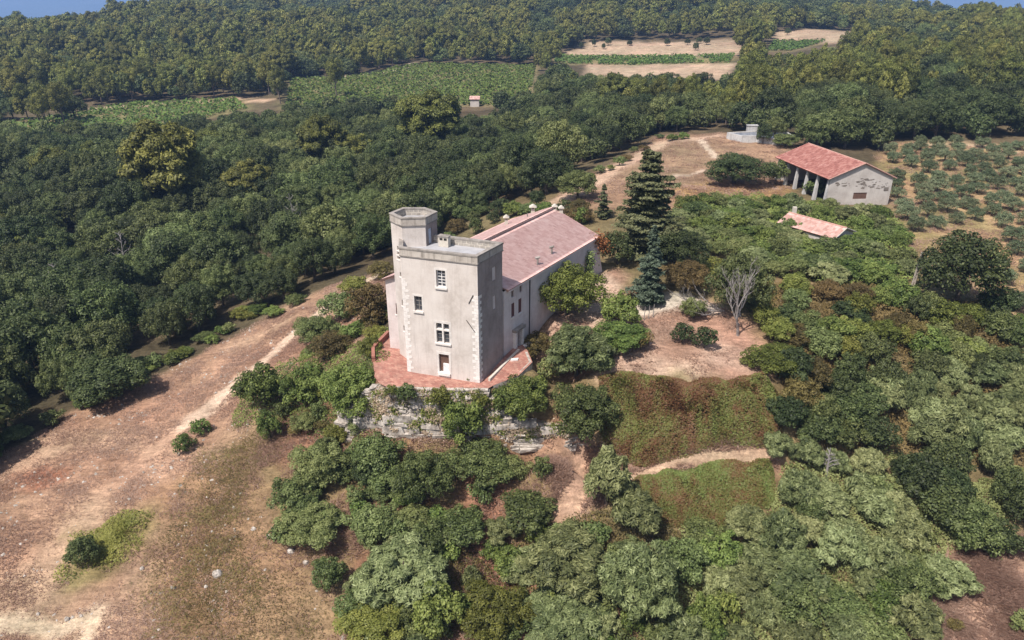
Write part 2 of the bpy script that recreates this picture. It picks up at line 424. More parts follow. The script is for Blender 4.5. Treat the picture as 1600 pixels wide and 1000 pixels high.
def hgt(x, y):
    x = np.asarray(x, float); y = np.asarray(y, float)
    sh = x.shape; xf = x.ravel(); yf = y.ravel()
    h = np.empty(len(xf))
    for i in range(0, len(xf), 20000):
        d = np.sqrt((xf[i:i + 20000, None] - CTRL[None, :, 0]) ** 2 + (yf[i:i + 20000, None] - CTRL[None, :, 1]) ** 2 + 9.0)
        h[i:i + 20000] = d @ _W[:-1] + _W[-1]
    r = np.hypot(xf, yf)
    far = smooth(950, 2600, r)
    h = np.clip(h, -60, 60) * (1 - far) + (-262) * far
    h += (vnoise(xf, yf, 5.0, 1) - .5) * .45 + (vnoise(xf, yf, 1.6, 2) - .5) * .16
    h += (vnoise(xf, yf, 60.0, 5) - .5) * 5.0 * smooth(260, 600, r) + (vnoise(xf, yf, 190.0, 8) - .5) * 22.0 * smooth(470, 640, r) * (1 - smooth(-200, -330, xf))
    near = (np.abs(xf) < 40) & (yf > 40) & (yf < 90)
    if near.any():
        m = smooth(-0.15, 0.35, poly_sd(xf[near], yf[near], TERRACE))
        h[near] = h[near] * (1 - m) + (-0.12) * m
        m = smooth(-0.5, 0.1, poly_sd(xf[near], yf[near], RAMP))
        h[near] = h[near] * (1 - m) + np.minimum(h[near], -0.25 + .13 * np.clip(yf[near] - 57.0, 0, 8)) * m
    return h.reshape(sh)

_T = np.geomspace(14, 3000, 900)
def march(u, v, dz=0.0):
    """where the sight line through a picture point meets the ground (raised by dz)"""
    u = np.atleast_1d(np.asarray(u, float)); v = np.atleast_1d(np.asarray(v, float))
    dz = np.broadcast_to(np.asarray(dz, float), u.shape)
    r = rays(u, v)
    P = r[:, None, :] * _T[None, :, None]
    g = P[..., 2] + CAM_H - hgt(P[..., 0], P[..., 1]) - dz[:, None]
    k = np.argmax(g < 0, 1); k = np.where((g < 0).any(1), np.maximum(k, 1), len(_T) - 1)
    i = np.arange(len(u)); g0 = g[i, k - 1]; g1 = g[i, k]
    f = np.clip(g0 / (g0 - g1 + 1e-9), 0, 1)
    t = _T[k - 1] * (1 - f) + _T[k] * f
    xy = r[:, :2] * t[:, None]
    return xy[:, 0], xy[:, 1]

def wpoly(pts):
    x, y = march([p[0] for p in pts], [p[1] for p in pts])
    return list(zip(x, y))

# ground cover areas, given by where they lie in the picture
A_FIELD = wpoly([(-200, 1150), (-200, 730), (0, 715), (60, 680), (130, 640), (215, 598), (300, 560), (390, 512), (470, 468), (540, 440), (600, 424), (608, 470), (540, 560), (420, 640), (430, 740), (430, 860), (540, 930), (560, 1150)])
A_HILL = wpoly([(420, 640), (560, 560), (590, 680), (900, 690), (940, 720), (930, 800), (980, 900), (980, 1100), (540, 1100), (520, 930), (430, 860), (400, 740)])
A_COURT = wpoly([(830, 575), (860, 470), (925, 432), (960, 425), (1000, 470), (1060, 466), (1180, 500), (1200, 560), (1190, 600), (1090, 594), (945, 592), (880, 590)])
A_BACK = wpoly([(870, 330), (880, 300), (950, 262), (1030, 212), (1130, 208), (1240, 228), (1230, 290), (1100, 320), (1040, 330), (960, 330)])
A_GROVE = wpoly([(1390, 330), (1370, 240), (1420, 218), (1700, 226), (1750, 520), (1580, 520), (1480, 440), (1430, 420)])
A_LOWR = wpoly([(1440, 890), (1600, 840), (1750, 850), (1750, 1100), (1440, 1100)])
A_PATH2 = wpoly([(905, 690), (985, 690), (1200, 690), (1215, 725), (1000, 752), (985, 735), (930, 790), (880, 790), (840, 710)])
FIELDS = {  # far fields: picture outline, kind
    'vine_a': ([(440, 152), (452, 124), (560, 119), (650, 100), (840, 102), (830, 140), (700, 142), (560, 150)], 'vine'),
    'vine_b': ([(-20, 186), (0, 172), (200, 163), (372, 154), (392, 170), (200, 184)], 'vine'),
    'vine_c': ([(862, 99), (868, 86), (1152, 86), (1142, 99)], 'vine'),
    'vine_d': ([(1195, 80), (1205, 65), (1296, 63), (1240, 80)], 'vine'),
    'tan_a': ([(872, 86), (930, 64), (1150, 62), (1168, 76), (1152, 87)], 'tan'),
    'tan_b': ([(915, 99), (1150, 99), (1140, 111), (915, 111)], 'tan'),
    'tan_c': ([(1205, 64), (1212, 50), (1290, 46), (1372, 54), (1312, 68)], 'tan')}
_ext = {'vine_a': 24, 'vine_b': 24, 'tan_b': 14}
FW = {k: (wpoly([(u, v + (_ext.get(k, 0) if v > sum(q[1] for q in p) / len(p) else 0)) for u, v in p]), t) for k, (p, t) in FIELDS.items()}
TRACKS = [([(600, 426), (545, 455), (500, 490), (455, 525), (400, 575), (350, 615), (290, 665)], 1.3, (.47, .375, .30), .9),
          ([(-40, 975), (30, 975), (95, 985), (150, 960), (130, 1010)], .9, (.52, .44, .34), .6),
          ([(290, 665), (230, 710), (180, 760)], 1.2, (.42, .315, .235), .2),
          ([(860, 330), (885, 308), (930, 285), (975, 255), (1040, 222), (1090, 216), (1120, 212)], 2.6, (.46, .34, .265), .8),
          ([(1095, 218), (1105, 232), (1120, 248)], 0.8, (.50, .41, .34), .8), ([(1050, 276), (1085, 272), (1100, 266)], 0.8, (.52, .43, .36), .7),
          ([(925, 480), (985, 488), (1030, 478), (1062, 466), (1110, 482)], 1.6, (.50, .455, .41), .85), ([(935, 440), (925, 470), (910, 490)], 2.4, (.45, .35, .29), .7),
          ([(985, 748), (1060, 716), (1200, 708)], .6, (.47, .36, .27), .5),
          ([(900, 700), (910, 760), (880, 800)], 1.6, (.42, .28, .215), .8),
          ([(120, 171), (200, 166), (300, 159), (375, 154), (420, 158)], 2.6, (.50, .38, .28), .9), ([(545, 120), (600, 113), (645, 101)], 3.5, (.58, .50, .40), .95),
          ([(1440, 226), (1500, 224), (1590, 236)], 1.6, (.50, .40, .30), .7)]
TRACKS_W = [(wpoly(p), w, c, k) for p, w, c, k in TRACKS]

def cover(x, y):
    n = len(x); c = np.zeros((n, 3))
    jit = (vnoise(x, y, 3.0, 3) - .5) * 2.4 + (vnoise(x, y, .9, 4) - .5) * 1.0
    b1 = vnoise(x, y, 14, 6)[:, None]; b2 = vnoise(x, y, 4.5, 8)[:, None]
    c[:] = (.075, .062, .04)                                   # litter under the woods
    c += (b1 > .62) * np.array((.04, .03, .02))
    r = np.hypot(x, y)
    nearc = ((1 - smooth(105, 150, r)) * smooth(-14, -4, x + .0))[:, None]; c = c * (1 - nearc) + np.array((.17, .135, .075)) * nearc
    def lay(mask, colr):
        nonlocal c
        mask = mask[:, None]; c = c * (1 - mask) + np.asarray(colr) * mask
    def area(poly, colr, w=1.5, k=1.0):
        lay(smooth(-w, w, poly_sd(x, y, poly) + jit) * k, colr)
    dry, red, olive, straw = np.array((.295, .192, .137)), np.array((.235, .132, .096)), np.array((.195, .145, .080)), np.array((.370, .268, .196))
    mixc = dry * (1 - smooth(.55, .8, b1)) + red * smooth(.55, .8, b1)
    mixc = mixc * (1 - .55 * smooth(.5, .8, b2)) + straw * .55 * smooth(.5, .8, b2)
    area(A_FIELD, mixc)
    hillc = olive * (1 - smooth(.35, .6, b2)) + np.array((.25, .135, .095)) * smooth(.35, .6, b2)
    area(A_HILL, hillc)
    # the left field turns redder and rougher towards the hill's foot
    area(wpoly_cached('lowfield', [(250, 760), (420, 640), (440, 760), (450, 860), (560, 930), (560, 1100), (180, 1100), (230, 900)]), red * .4 + olive * .65, 2.5, .85)
    courtc = np.array((.31, .195, .15)) * (1 - smooth(.4, .7, b2)) + np.array((.40, .285, .23)) * smooth(.4, .7, b2)
    area(A_COURT, courtc); area(A_BACK, np.array((.31, .212, .145)) * (1 - .3 * b2) + .0)
    area(wpoly_cached('backgold', [(1050, 330), (1060, 290), (1130, 280), (1230, 290), (1225, 305), (1120, 320)]), (.36, .235, .115), 1.5, .85)
    area(A_GROVE, np.array((.33, .235, .14)) * (1 - .55 * smooth(.4, .65, b2)) + np.array((.15, .15, .06)) * .55 * smooth(.4, .65, b2))
    area(A_LOWR, np.array((.27, .16, .12)) * (1 - .4 * b2) + np.array((.34, .27, .22)) * .4 * b2)
    area(A_PATH2, np.array((.33, .21, .155)) * (.7 + .4 * b2), 1.0, .9)
    area(wpoly_cached('herb', [(105, 838), (150, 822), (240, 798), (225, 850), (165, 925), (115, 905)]), (.17, .145, .065), 1.2, .8)
    area(wpoly_cached('rust', [(30, 745), (70, 732), (100, 740), (60, 760)]), (.28, .115, .07), 1.0, .9)
    for p, t in FW.values():
        area(p, (.20, .18, .09) if t == 'vine' else np.array((.36, .275, .205)) * (.8 + .4 * b1), 3.0)
    for p, w, cc, k in TRACKS_W:
        lay((1 - smooth(w * .55, w * 1.25, seg_dist(x, y, p) + jit * .45 * min(1, w / 1.6))) * k, cc)
    return np.clip(c, 0.01, .8)

_cache = {}
def wpoly_cached(k, p):
    if k not in _cache: _cache[k] = wpoly(p)
    return _cache[k]

def axis(lo, hi, a, b, step, ratio):
    """fine lines between a and b, widening outwards"""
    mid = list(np.arange(a, b + 1e-6, step)); s = step; p = b; out = []
    while p < hi: s *= ratio; p += s; out.append(p)
    s = step; p = a; left = []
    while p > lo: s *= ratio; p -= s; left.append(p)
    return np.array(left[::-1] + mid + out)
gx = axis(-13000, 13000, -52, 62, .6, 1.085); gy = axis(-400, 14000, 36, 96, .5, 1.03)
GX, GY = np.meshgrid(gx, gy)
gz = hgt(GX, GY)
nx, ny = len(gx), len(gy)
idx = np.arange(nx * ny).reshape(ny, nx)
gq = np.stack([idx[:-1, :-1], idx[:-1, 1:], idx[1:, 1:], idx[1:, :-1]], -1).reshape(-1, 4)
gv = np.stack([GX.ravel(), GY.ravel(), gz.ravel()], -1)
ground = link('ground', np_mesh('ground', gv, gq, colors=cover(GX.ravel(), GY.ravel()), smooth_=True), None, M['ground'])
tag(ground, kind='structure')

# distant mountain range
def mountain():
    xs = np.linspace(-12000, 12000, 161); ys = np.linspace(8200, 13000, 41)
    X, Y = np.meshgrid(xs, ys)
    t = (Y - 8200) / 4800
    z = -262 + 420 * smooth(0, .8, t) * (.75 + .35 * vnoise(X, Y, 3000, 3)) + (vnoise(X, Y, 900, 4) - .5) * 110 * smooth(0, .3, t) + (vnoise(X, Y, 350, 9) - .5) * 45 * smooth(0, .3, t)
    i = np.arange(X.size).reshape(X.shape)
    q = np.stack([i[:-1, :-1], i[:-1, 1:], i[1:, 1:], i[1:, :-1]], -1).reshape(-1, 4)
    o = link('mountain', np_mesh('mountain', np.stack([X.ravel(), Y.ravel(), z.ravel() + 2], -1), q, smooth_=True), None,
             plaster('mountain_woods', [(0.3, (.035, .045, .03)), (0.6, (.06, .07, .045)), (0.8, (.13, .115, .09))], 0.002, 0.01))
    tag(o, kind='structure')
mountain()

# ------------------------------------------------------------------ walls with real openings
class Wall:
    """vertical wall P0 -> P1, outside on the right hand; s along it, z up, o outwards"""
    def __init__(w, P0, P1):
        w.a = Vector((P0[0], P0[1])); d = Vector((P1[0], P1[1])) - w.a
        w.len = d.length; w.d = d.normalized(); w.n = Vector((w.d.y, -w.d.x))
    def p(w, s, z, o=0.0):
        q = w.a + w.d * s + w.n * o
        return (q.x, q.y, z)
    def px(w, u, v):
        r = rays(u, v); den = r[0] * w.n.x + r[1] * w.n.y
        t = (w.a.x * w.n.x + w.a.y * w.n.y) / den
        q = Vector((r[0] * t, r[1] * t)) - w.a
        return q.dot(w.d), CAM_H + r[2] * t
    def rect(w, u0, v0, u1, v1):
        s0, za = w.px(u0, v0); s1, zb = w.px(u1, v1); _, zc = w.px(u1, v0); _, zd = w.px(u0, v1)
        return min(s0, s1), max(s0, s1), (zb + zd) / 2, (za + zc) / 2
    def box(w, mb, s0, s1, z0, z1, o0, o1):
        lo = [w.p(s0, z0, o1), w.p(s1, z0, o1), w.p(s1, z0, o0), w.p(s0, z0, o0)]
        hi = [w.p(s0, z1, o1), w.p(s1, z1, o1), w.p(s1, z1, o0), w.p(s0, z1, o0)]
        mb.hexa(lo, hi)
    def face(w, mb, s0, s1, z0, z1, holes=(), depth=0.28):
        ss = sorted({s0, s1, *[h[0] for h in holes], *[h[1] for h in holes]})
        zs = sorted({z0, z1, *[h[2] for h in holes], *[h[3] for h in holes]})
        for i in range(len(ss) - 1):
            for j in range(len(zs) - 1):
                cs, cz = (ss[i] + ss[i + 1]) / 2, (zs[j] + zs[j + 1]) / 2
                if any(h[0] < cs < h[1] and h[2] < cz < h[3] for h in holes): continue
                mb.poly([w.p(ss[i], zs[j]), w.p(ss[i + 1], zs[j]), w.p(ss[i + 1], zs[j + 1]), w.p(ss[i], zs[j + 1])])
        for a, b, c, d in holes:
            mb.poly([w.p(a, c), w.p(a, d), w.p(a, d, -depth), w.p(a, c, -depth)][::-1])
            mb.poly([w.p(b, c), w.p(b, d), w.p(b, d, -depth), w.p(b, c, -depth)])
            mb.poly([w.p(a, c), w.p(b, c), w.p(b, c, -depth), w.p(a, c, -depth)][::-1])
            mb.poly([w.p(a, d), w.p(b, d), w.p(b, d, -depth), w.p(a, d, -depth)])

def surround(w, h, root, mat, jw=.14, proud=.035, sill=True, lintel=True):
    a, b, c, d = h
    mb = MB(); w.box(mb, a - jw, a - .002, c, d, -.05, proud); mb.build('jamb', mat, root)
    mb = MB(); w.box(mb, b + .002, b + jw, c, d, -.05, proud); mb.build('jamb', mat, root)
    if lintel:
        mb = MB(); w.box(mb, a - jw, b + jw, d + .002, d + jw * 1.2, -.05, proud + .004); mb.build('lintel', mat, root)
    if sill:
        mb = MB(); w.box(mb, a - jw * .8, b + jw * .8, c - .16, c - .002, -.2, .13); mb.build('sill', mat, root)

def casement(w, h, root, name, frame_mat, cols_, rows_, depth=.2, bar=.035, frame=.06, pane_mat=None):
    """a window: outer frame, glazing bars and one pane to each light"""
    a, b, c, d = h
    a += .004; b -= .004; c += .004; d -= .004
    mb = MB()
    w.box(mb, a, a + frame, c, d, -depth - .05, -depth); w.box(mb, b - frame, b, c, d, -depth - .05, -depth)
    w.box(mb, a + frame, b - frame, c, c + frame, -depth - .05, -depth); w.box(mb, a + frame, b - frame, d - frame, d, -depth - .05, -depth)
    ia, ib, ic, id_ = a + frame, b - frame, c + frame, d - frame
    for k in range(1, cols_):
        s = ia + (ib - ia) * k / cols_; w.box(mb, s - bar / 2, s + bar / 2, ic, id_, -depth - .04, -depth - .006)
    for k in range(1, rows_):
        z = ic + (id_ - ic) * k / rows_; w.box(mb, ia, ib, z - bar / 2, z + bar / 2, -depth - .038, -depth - .008)
    wi = mb.build(name, frame_mat, root)
    for i in range(cols_):
        for j in range(rows_):
            mb = MB()
            w.box(mb, ia + (ib - ia) * i / cols_ + .004, ia + (ib - ia) * (i + 1) / cols_ - .004, ic + (id_ - ic) * j / rows_ + .004, ic + (id_ - ic) * (j + 1) / rows_ - .004, -depth - .034, -depth - .026)
            mb.build('pane', pane_mat or M['glass'], wi)
    return wi

# ------------------------------------------------------------------ the tower
FL, FR, BR, BL, LL = (-9.65, 59.6), (-2.9, 57.4), (-.86, 60.87), (-7.4, 63.4), (-9.95, 62.2)
ZT, ZS = 12.1, 11.4                     # top of parapet, string course
tower = empty('stone_tower', (-5.5, 60.0, 0.0))
tag(tower, 'square pale rendered tower with corner turret standing on the red paved terrace', 'tower')
wF, wR, wB, wL = Wall(FL, FR), Wall(FR, BR), Wall(BR, BL), Wall(LL, FL)
H1 = wF.rect(681, 422.5, 696.5, 449); H2 = wF.rect(647, 463, 660, 486); H3 = wF.rect(681.3, 505.6, 702.5, 536); H4 = wF.rect(685.6, 553.7, 702.5, 584)
G1 = wR.rect(769, 417, 775, 438); G2 = wR.rect(770, 462, 775, 483)
mb = MB()
wF.face(mb, 0, wF.len, -.3, ZS, [H1, H2, H3, H4]); wL.face(mb, 0, wL.len, -.3, ZS); wB.face(mb, 0, wB.len, 4, ZS)
mb.build('front_wall', M['render'], tower)
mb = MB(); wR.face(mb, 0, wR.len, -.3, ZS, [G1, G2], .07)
mb.build('side_wall', M['render_shade'], tower)
for g in (G1, G2):
    mb = MB(); wR.box(mb, g[0] + .003, g[1] - .003, g[2] + .003, g[3] - .003, -.2, -.065); mb.build('blocked_window', M['render_old'], tower)

def ring(poly, off):
    """offset a ccw polygon outwards"""
    n = len(poly); out = []
    for i in range(n):
        p0, p1, p2 = Vector(poly[i - 1]), Vector(poly[i]), Vector(poly[(i + 1) % n])
        d0 = (p1 - p0).normalized(); d1 = (p2 - p1).normalized()
        n0 = Vector((d0.y, -d0.x)); n1 = Vector((d1.y, -d1.x))
        b = (n0 + n1).normalized(); k = off / max(.3, b.dot(n0))
        out.append((p1.x + b.x * k, p1.y + b.y * k))
    return out

def band(mb, poly, off_in, off_out, z0, z1, skip=()):
    a, b = ring(poly, off_in), ring(poly, off_out); n = len(poly)
    for i in range(n):
        if i in skip: continue
        j = (i + 1) % n
        mb.prism([b[i], b[j], a[j], a[i]], z0, z1)

TP = [FL, FR, BR, BL, LL]
mb = MB(); band(mb, TP, -.25, .05, ZS, ZT - .14); mb.build('parapet', M['parapet'], tower)
mb = MB(); band(mb, TP, -.02, .085, ZS - .09, ZS - .002); mb.build('string_course', M['coping'], tower)
for i in range(5):
    a, b = ring(TP, -.30), ring(TP, .09); j = (i + 1) % 5
    mb = MB(); mb.prism([b[i], b[j], a[j], a[i]], ZT - .139, ZT); mb.build('coping', M['coping'], tower)
mb = MB(); mb.poly([(p[0], p[1], ZS + .02) for p in ring(TP, -.2)]); mb.build('roof_deck', M['zinc'], tower)
# block courses showing on the inner face of the rear and side parapets
def blocks_inside(P0, P1, z0, z1, rows_, bl, root, off=.262):
    w = Wall(P1, P0)                      # faces inwards
    mb = MB(); w.box(mb, .32, w.len - .32, z0, z1, off - .02, off + .004); mb.build('mortar_bed', M['mortar'], root)
    hh = (z1 - z0) / rows_
    for r in range(rows_):
        s = .36 - (r % 2) * bl * .5
        while s < w.len - .34:
            s0, s1 = max(s, .34), min(s + bl - .07, w.len - .34)
            if s1 - s0 > .12:
                mb = MB(); q = random.uniform(.012, .03); w.box(mb, s0, s1, z0 + r * hh + .035, z0 + (r + 1) * hh - .035, off, off + q); mb.build('block', M['block'], root)
            s += bl
blocks_inside(BR, BL, ZS + .03, ZT - .15, 2, .52, tower)
# quoin stones at the two front corners
def quoins(corner, wa, wb, ztop, zbot, sa, sb, root):
    z = zbot; k = 0
    while z < ztop:
        h = random.uniform(.24, .36)
        la = random.uniform(.52, .68) if k % 2 else random.uniform(.28, .40)
        lb = random.uniform(.28, .38) if k % 2 else random.uniform(.48, .62)
        da, db = wa.d * sa, wb.d * sb                  # along each face away from the corner
        c = Vector(corner) + wa.n * .014 + wb.n * .014
        ring_ = [c + db * lb, c, c + da * la, c + da * la + db * .12, c + da * .12 + db * .12, c + da * .12 + db * lb]
        area = sum(ring_[i].x * ring_[(i + 1) % 6].y - ring_[(i + 1) % 6].x * ring_[i].y for i in range(6))
        if area < 0: ring_.reverse()
        mb = MB(); mb.prism([(p.x, p.y) for p in ring_], z + .012, z + h - .012); mb.build('quoin_stone', M['quoin'], root)
        z += h; k += 1
quoins(FR, wF, wR, 8.3, 0.02, -1, 1, tower)
quoins(FL, wF, wL, 9.2, 0.02, 1, -1, tower)
# windows of the front
for h in (H1, H2): surround(wF, h, tower, M['surround'], .16, .015)
surround(wF, H3, tower, M['surround'], .2, .015); surround(wF, H4, tower, M['surround'], .2, .03, sill=False)
casement(wF, H1, tower, 'window', M['white_wood'], 2, 5, .2, .06, .07, M['glass'])
casement(wF, H2, tower, 'window', M['grey_wood'], 2, 3, .2, .04, .07)
a, b, c, d = H3; zm = wF.px(692, 516)[1]; sm = (a + b) / 2
mb = MB(); wF.box(mb, sm - .07, sm + .07, c + .002, d - .002, -.2, .0); mb.build('mullion', M['quoin'], tower)
for s0, s1 in ((a + .002, sm - .072), (sm + .072, b - .002)):
    mb = MB(); wF.box(mb, s0, s1, zm - .07, zm + .07, -.2, -.004); mb.build('transom', M['quoin'], tower)
for (s0, s1) in ((a, sm - .07), (sm + .07, b)):
    for (z0, z1, rr) in ((c, zm - .07, 3), (zm + .07, d, 2)):
        casement(wF, (s0, s1, z0, z1), tower, 'window', M['grey_wood'], 1, rr, .2, .03, .05)
a, b, c, d = H4
mb = MB(); wF.box(mb, a + .003, b - .003, c, d - .003, -.275, -.22); dr = mb.build('door', M['brown_wood'], tower)
mb = MB(); wF.box(mb, a + (b - a) * .36, b - .01, c + .14, c + (d - c) * .5, -.215, -.10); mb.build('white_board', M['white_wood'], tower)
mb = MB(); wF.box(mb, a - .1, b + .1, c - .14, c + .135, -.27, .16); mb.build('door_step', M['quoin'], tower)
# iron ties on the facade
for (u0, v0, u1, v1) in ((732.5, 474, 739.5, 461), (729, 500, 742, 518.5)):
    p0, p1 = wF.px(u0, v0), wF.px(u1, v1)
    mb = MB(); mb.tube([wF.p(*p0, .04), wF.p(*p1, .04)], .035, 6); mb.build('iron_tie', M['iron'], tower)
# things standing on the roof deck
pv = atz(693, 386, ZS + .02); wv = Wall((pv.x - .45, pv.y + .17), (pv.x + .45, pv.y - .17))
mb = MB(); wv.box(mb, 0, .95, ZS + .03, ZS + .95, -.5, 0); vb = mb.build('chimney_stack', M['mortar'], tower)
for s in (.12, .52):
    mb = MB(); wv.box(mb, s, s + .3, ZS + .62, ZS + .84, -.1, .004); mb.build('flue_opening', M['dark_void'], vb)
mb = MB(); wv.box(mb, -.06, 1.01, ZS + .951, ZS + 1.03, -.56, .06); mb.build('cap', M['coping'], vb)

# stair turret
TL, TFL, TFR, TR, TBR, TBL = (-10.87, 63.2), (-9.66, 61.63), (-7.61, 61.83), (-6.77, 63.6), (-7.98, 64.9), (-9.91, 64.9)
TU = [TL, TFL, TFR, TR, TBR, TBL]; ZTT, ZTS = 14.1, 13.42
turret = empty('stair_turret', (-8.8, 63.3, 0.0))
turret.parent = tower; turret.location = Vector((-8.8, 63.3, 0)) - tower.location
tw = [Wall(TU[i], TU[(i + 1) % 6]) for i in range(6)]
slit = [tw[0].rect(620.2, 385, 624.8, 391.5), tw[0].rect(620.4, 392, 625, 398.5), tw[0].rect(620.6, 399, 625.2, 405.5), tw[0].rect(624.6, 425.5, 627.2, 432.5), tw[0].rect(627.6, 468.5, 630.6, 478), tw[0].rect(630.3, 509, 633, 517.5)]
dh = tw[2].rect(669, 356, 676, 386); dh = (max(.3, dh[0]), min(tw[2].len - .3, dh[1]), ZS + .05, dh[3])
mb = MB()
tw[0].face(mb, 0, tw[0].len, -.3, ZTS, slit)
for i in (1, 3, 4, 5): tw[i].face(mb, 0, tw[i].len, -.3, ZTS)
mb.build('turret_wall', M['render'], turret)
mb = MB(); tw[2].face(mb, 0, tw[2].len, 8, ZTS, [dh], .15); mb.build('turret_side_wall', M['render_shade'], turret)
mb = MB(); tw[2].box(mb, dh[0] + .003, dh[1] - .003, dh[2], dh[3] - .003, -.14, -.09); mb.build('door', M['blue_door'], turret)
for k, h in enumerate(slit):
    mb = MB(); tw[0].box(mb, h[0] + .002, h[1] - .002, h[2] + .002, h[3] - .002, -.27, -.2); mb.build('slit_window', M['dark_void'], turret)
    mb = MB(); tw[0].box(mb, h[0] - .08, h[1] + .08, h[2] - .1, h[2] - .003, -.1, .05); mb.build('sill', M['quoin'], turret)
mb = MB(); band(mb, TU, -.22, .05, ZTS, ZTT - .12); mb.build('parapet', M['parapet'], turret)
mb = MB(); band(mb, TU, -.02, .09, ZTS - .09, ZTS - .002); mb.build('string_course', M['coping'], turret)
for i in range(6):
    a, b = ring(TU, -.27), ring(TU, .09); j = (i + 1) % 6
    mb = MB(); mb.prism([b[i], b[j], a[j], a[i]], ZTT - .119, ZTT); mb.build('coping', M['coping'], turret)
mb = MB(); mb.poly([(p[0], p[1], ZTS + .01) for p in ring(TU, -.15)]); mb.build('turret_deck', M['zinc'], turret)
for i in (3, 4, 5): blocks_inside(TU[i], TU[(i + 1) % 6], ZTS + .02, ZTT - .13, 2, .42, turret, .232)

# ------------------------------------------------------------------ tiled roofs
def tile_roof(E0, E1, R1, R0, name, mat, parent, wave=.24, course=.40, amp=.045, thick=.10):
    """E0-E1 eaves, R0-R1 ridge: barrel rows running up the slope, each course stepped over the next"""
    E0, E1, R1, R0 = map(Vector, (E0, E1, R1, R0))
    nw = max(4, int((E1 - E0).length / wave)); nc = max(3, int((R0 - E0).length / course))
    nrm = (E1 - E0).cross(R0 - E0).normalized()
    if nrm.z < 0: nrm = -nrm
    us = np.linspace(0, 1, nw * 4 + 1)
    prof = amp * np.abs(np.cos(np.linspace(0, nw * math.pi, nw * 4 + 1)))
    vs_, lift, rid = [], [], []
    for k in range(nc):
        vs_ += [k / nc, (k + 1) / nc - 1e-4]; lift += [.035, .0]; rid += [k, k]
    V = []; ru = []; rv = []
    e0, e1, r0, r1 = (np.array(q) for q in (E0, E1, R0, R1)); nn = np.array(nrm)
    jit = np.random.default_rng(5).normal(0, .006, (len(vs_), len(us)))
    for j, t in enumerate(vs_):
        a = e0 + (r0 - e0) * t; b = e1 + (r1 - e1) * t
        P = a[None] + (b - a)[None] * us[:, None] + nn[None] * (prof + lift[j] + jit[j])[:, None]
        V.append(P); ru.append(us * nw); rv.append(np.full(len(us), rid[j] + .5))
    m = len(us); V = np.concatenate(V); nb = len(vs_)
    i = np.arange(nb * m).reshape(nb, m)
    q = np.stack([i[:-1, :-1], i[:-1, 1:], i[1:, 1:], i[1:, :-1]], -1).reshape(-1, 4)
    n0 = len(V)
    und = np.array([e0 - nn * thick, e1 - nn * thick, r1 - nn * thick, r0 - nn * thick])
    V2 = np.concatenate([V, und])
    rim = [(i[0, 0], i[0, -1], n0 + 1, n0), (i[0, -1], i[-1, -1], n0 + 2, n0 + 1), (i[-1, 0], i[0, 0], n0, n0 + 3), (n0, n0 + 1, n0 + 2, n0 + 3)]
    q = np.concatenate([q, np.array(rim)])
    me = np_mesh(name, V2, q, attrs={'ru': np.concatenate(ru + [np.zeros(4)]), 'rv': np.concatenate(rv + [np.zeros(4)])})
    return link(name, me, parent, mat)

# ------------------------------------------------------------------ the farmhouse
HA, HB, HC, HD = (-.75, 61.3), (9.45, 77.4), (.2, 84.0), (-12.0, 64.5)
ZE, ZR = 7.28, 9.4
house = empty('farmhouse', (-1.0, 72.0, 0.0))
tag(house, 'long stone farmhouse with faded pink tiled roof adjoining the tower', 'house')
hR, hB, hL, hF = Wall(HA, HB), Wall(HB, HC), Wall(HC, HD), Wall(HD, HA)
hw = [hR.rect(799, 446, 803, 456), hR.rect(812, 438.5, 816, 448), hR.rect(799, 473.5, 804, 495), hR.rect(810, 466.5, 815, 488.5)]
hw[0] = (hw[0][0], hw[0][1], ZE - 1.1, ZE - .42); hw[1] = (hw[1][0], hw[1][1], ZE - 1.1, ZE - .42)
hd = hR.rect(804, 514, 811.5, 549); hd = (hd[0], hd[1], .75, hd[3]); hw5 = hR.rect(812.5, 508, 817.5, 527)
hs = hF.rect(618, 474, 621.5, 491)
mb = MB()
hR.face(mb, 0, hR.len, -.5, ZE, hw + [hd, hw5]); hB.face(mb, 0, hB.len, -.5, ZE); hL.face(mb, 0, hL.len, -.5, ZE); hF.face(mb, 0, hF.len, -.5, ZE, [hs])
mb.build('wall', M['render_old'], house)
for P, Q in ((HB, HC), (HD, HA)):
    mb = MB(); mb.poly([(P[0], P[1], ZE), (Q[0], Q[1], ZE), ((P[0] + Q[0]) / 2, (P[1] + Q[1]) / 2, ZR - .12)]); mb.build('gable', M['render_old'], house)
for h in hw[:2]:
    mb = MB(); hR.box(mb, h[0] + .003, h[1] - .003, h[2] + .003, h[3] - .003, -.27, -.15); mb.build('window', M['brown_wood'], house)
for h, w in ((hw[2], hR), (hw[3], hR), (hw5, hR), (hs, hF)):
    mb = MB(); s = (h[0] + h[1]) / 2
    sh = None
    for a, b in ((h[0] + .01, s - .008), (s + .008, h[1] - .01)):
        mb = MB(); w.box(mb, a, b, h[2] + .01, h[3] - .01, -.1, -.05)
        sh = mb.build('shutter', M['red_wood'], house)
        for q in range(1, 4):
            z = h[2] + (h[3] - h[2]) * q / 4; mb = MB(); w.box(mb, a + .03, b - .03, z - .03, z + .03, -.06, -.035); mb.build('batten', M['red_wood'], sh)
    mb = MB(); w.box(mb, h[0] - .1, h[1] + .1, h[2] - .12, h[2] - .003, -.1, .07); mb.build('sill', M['quoin'], house)
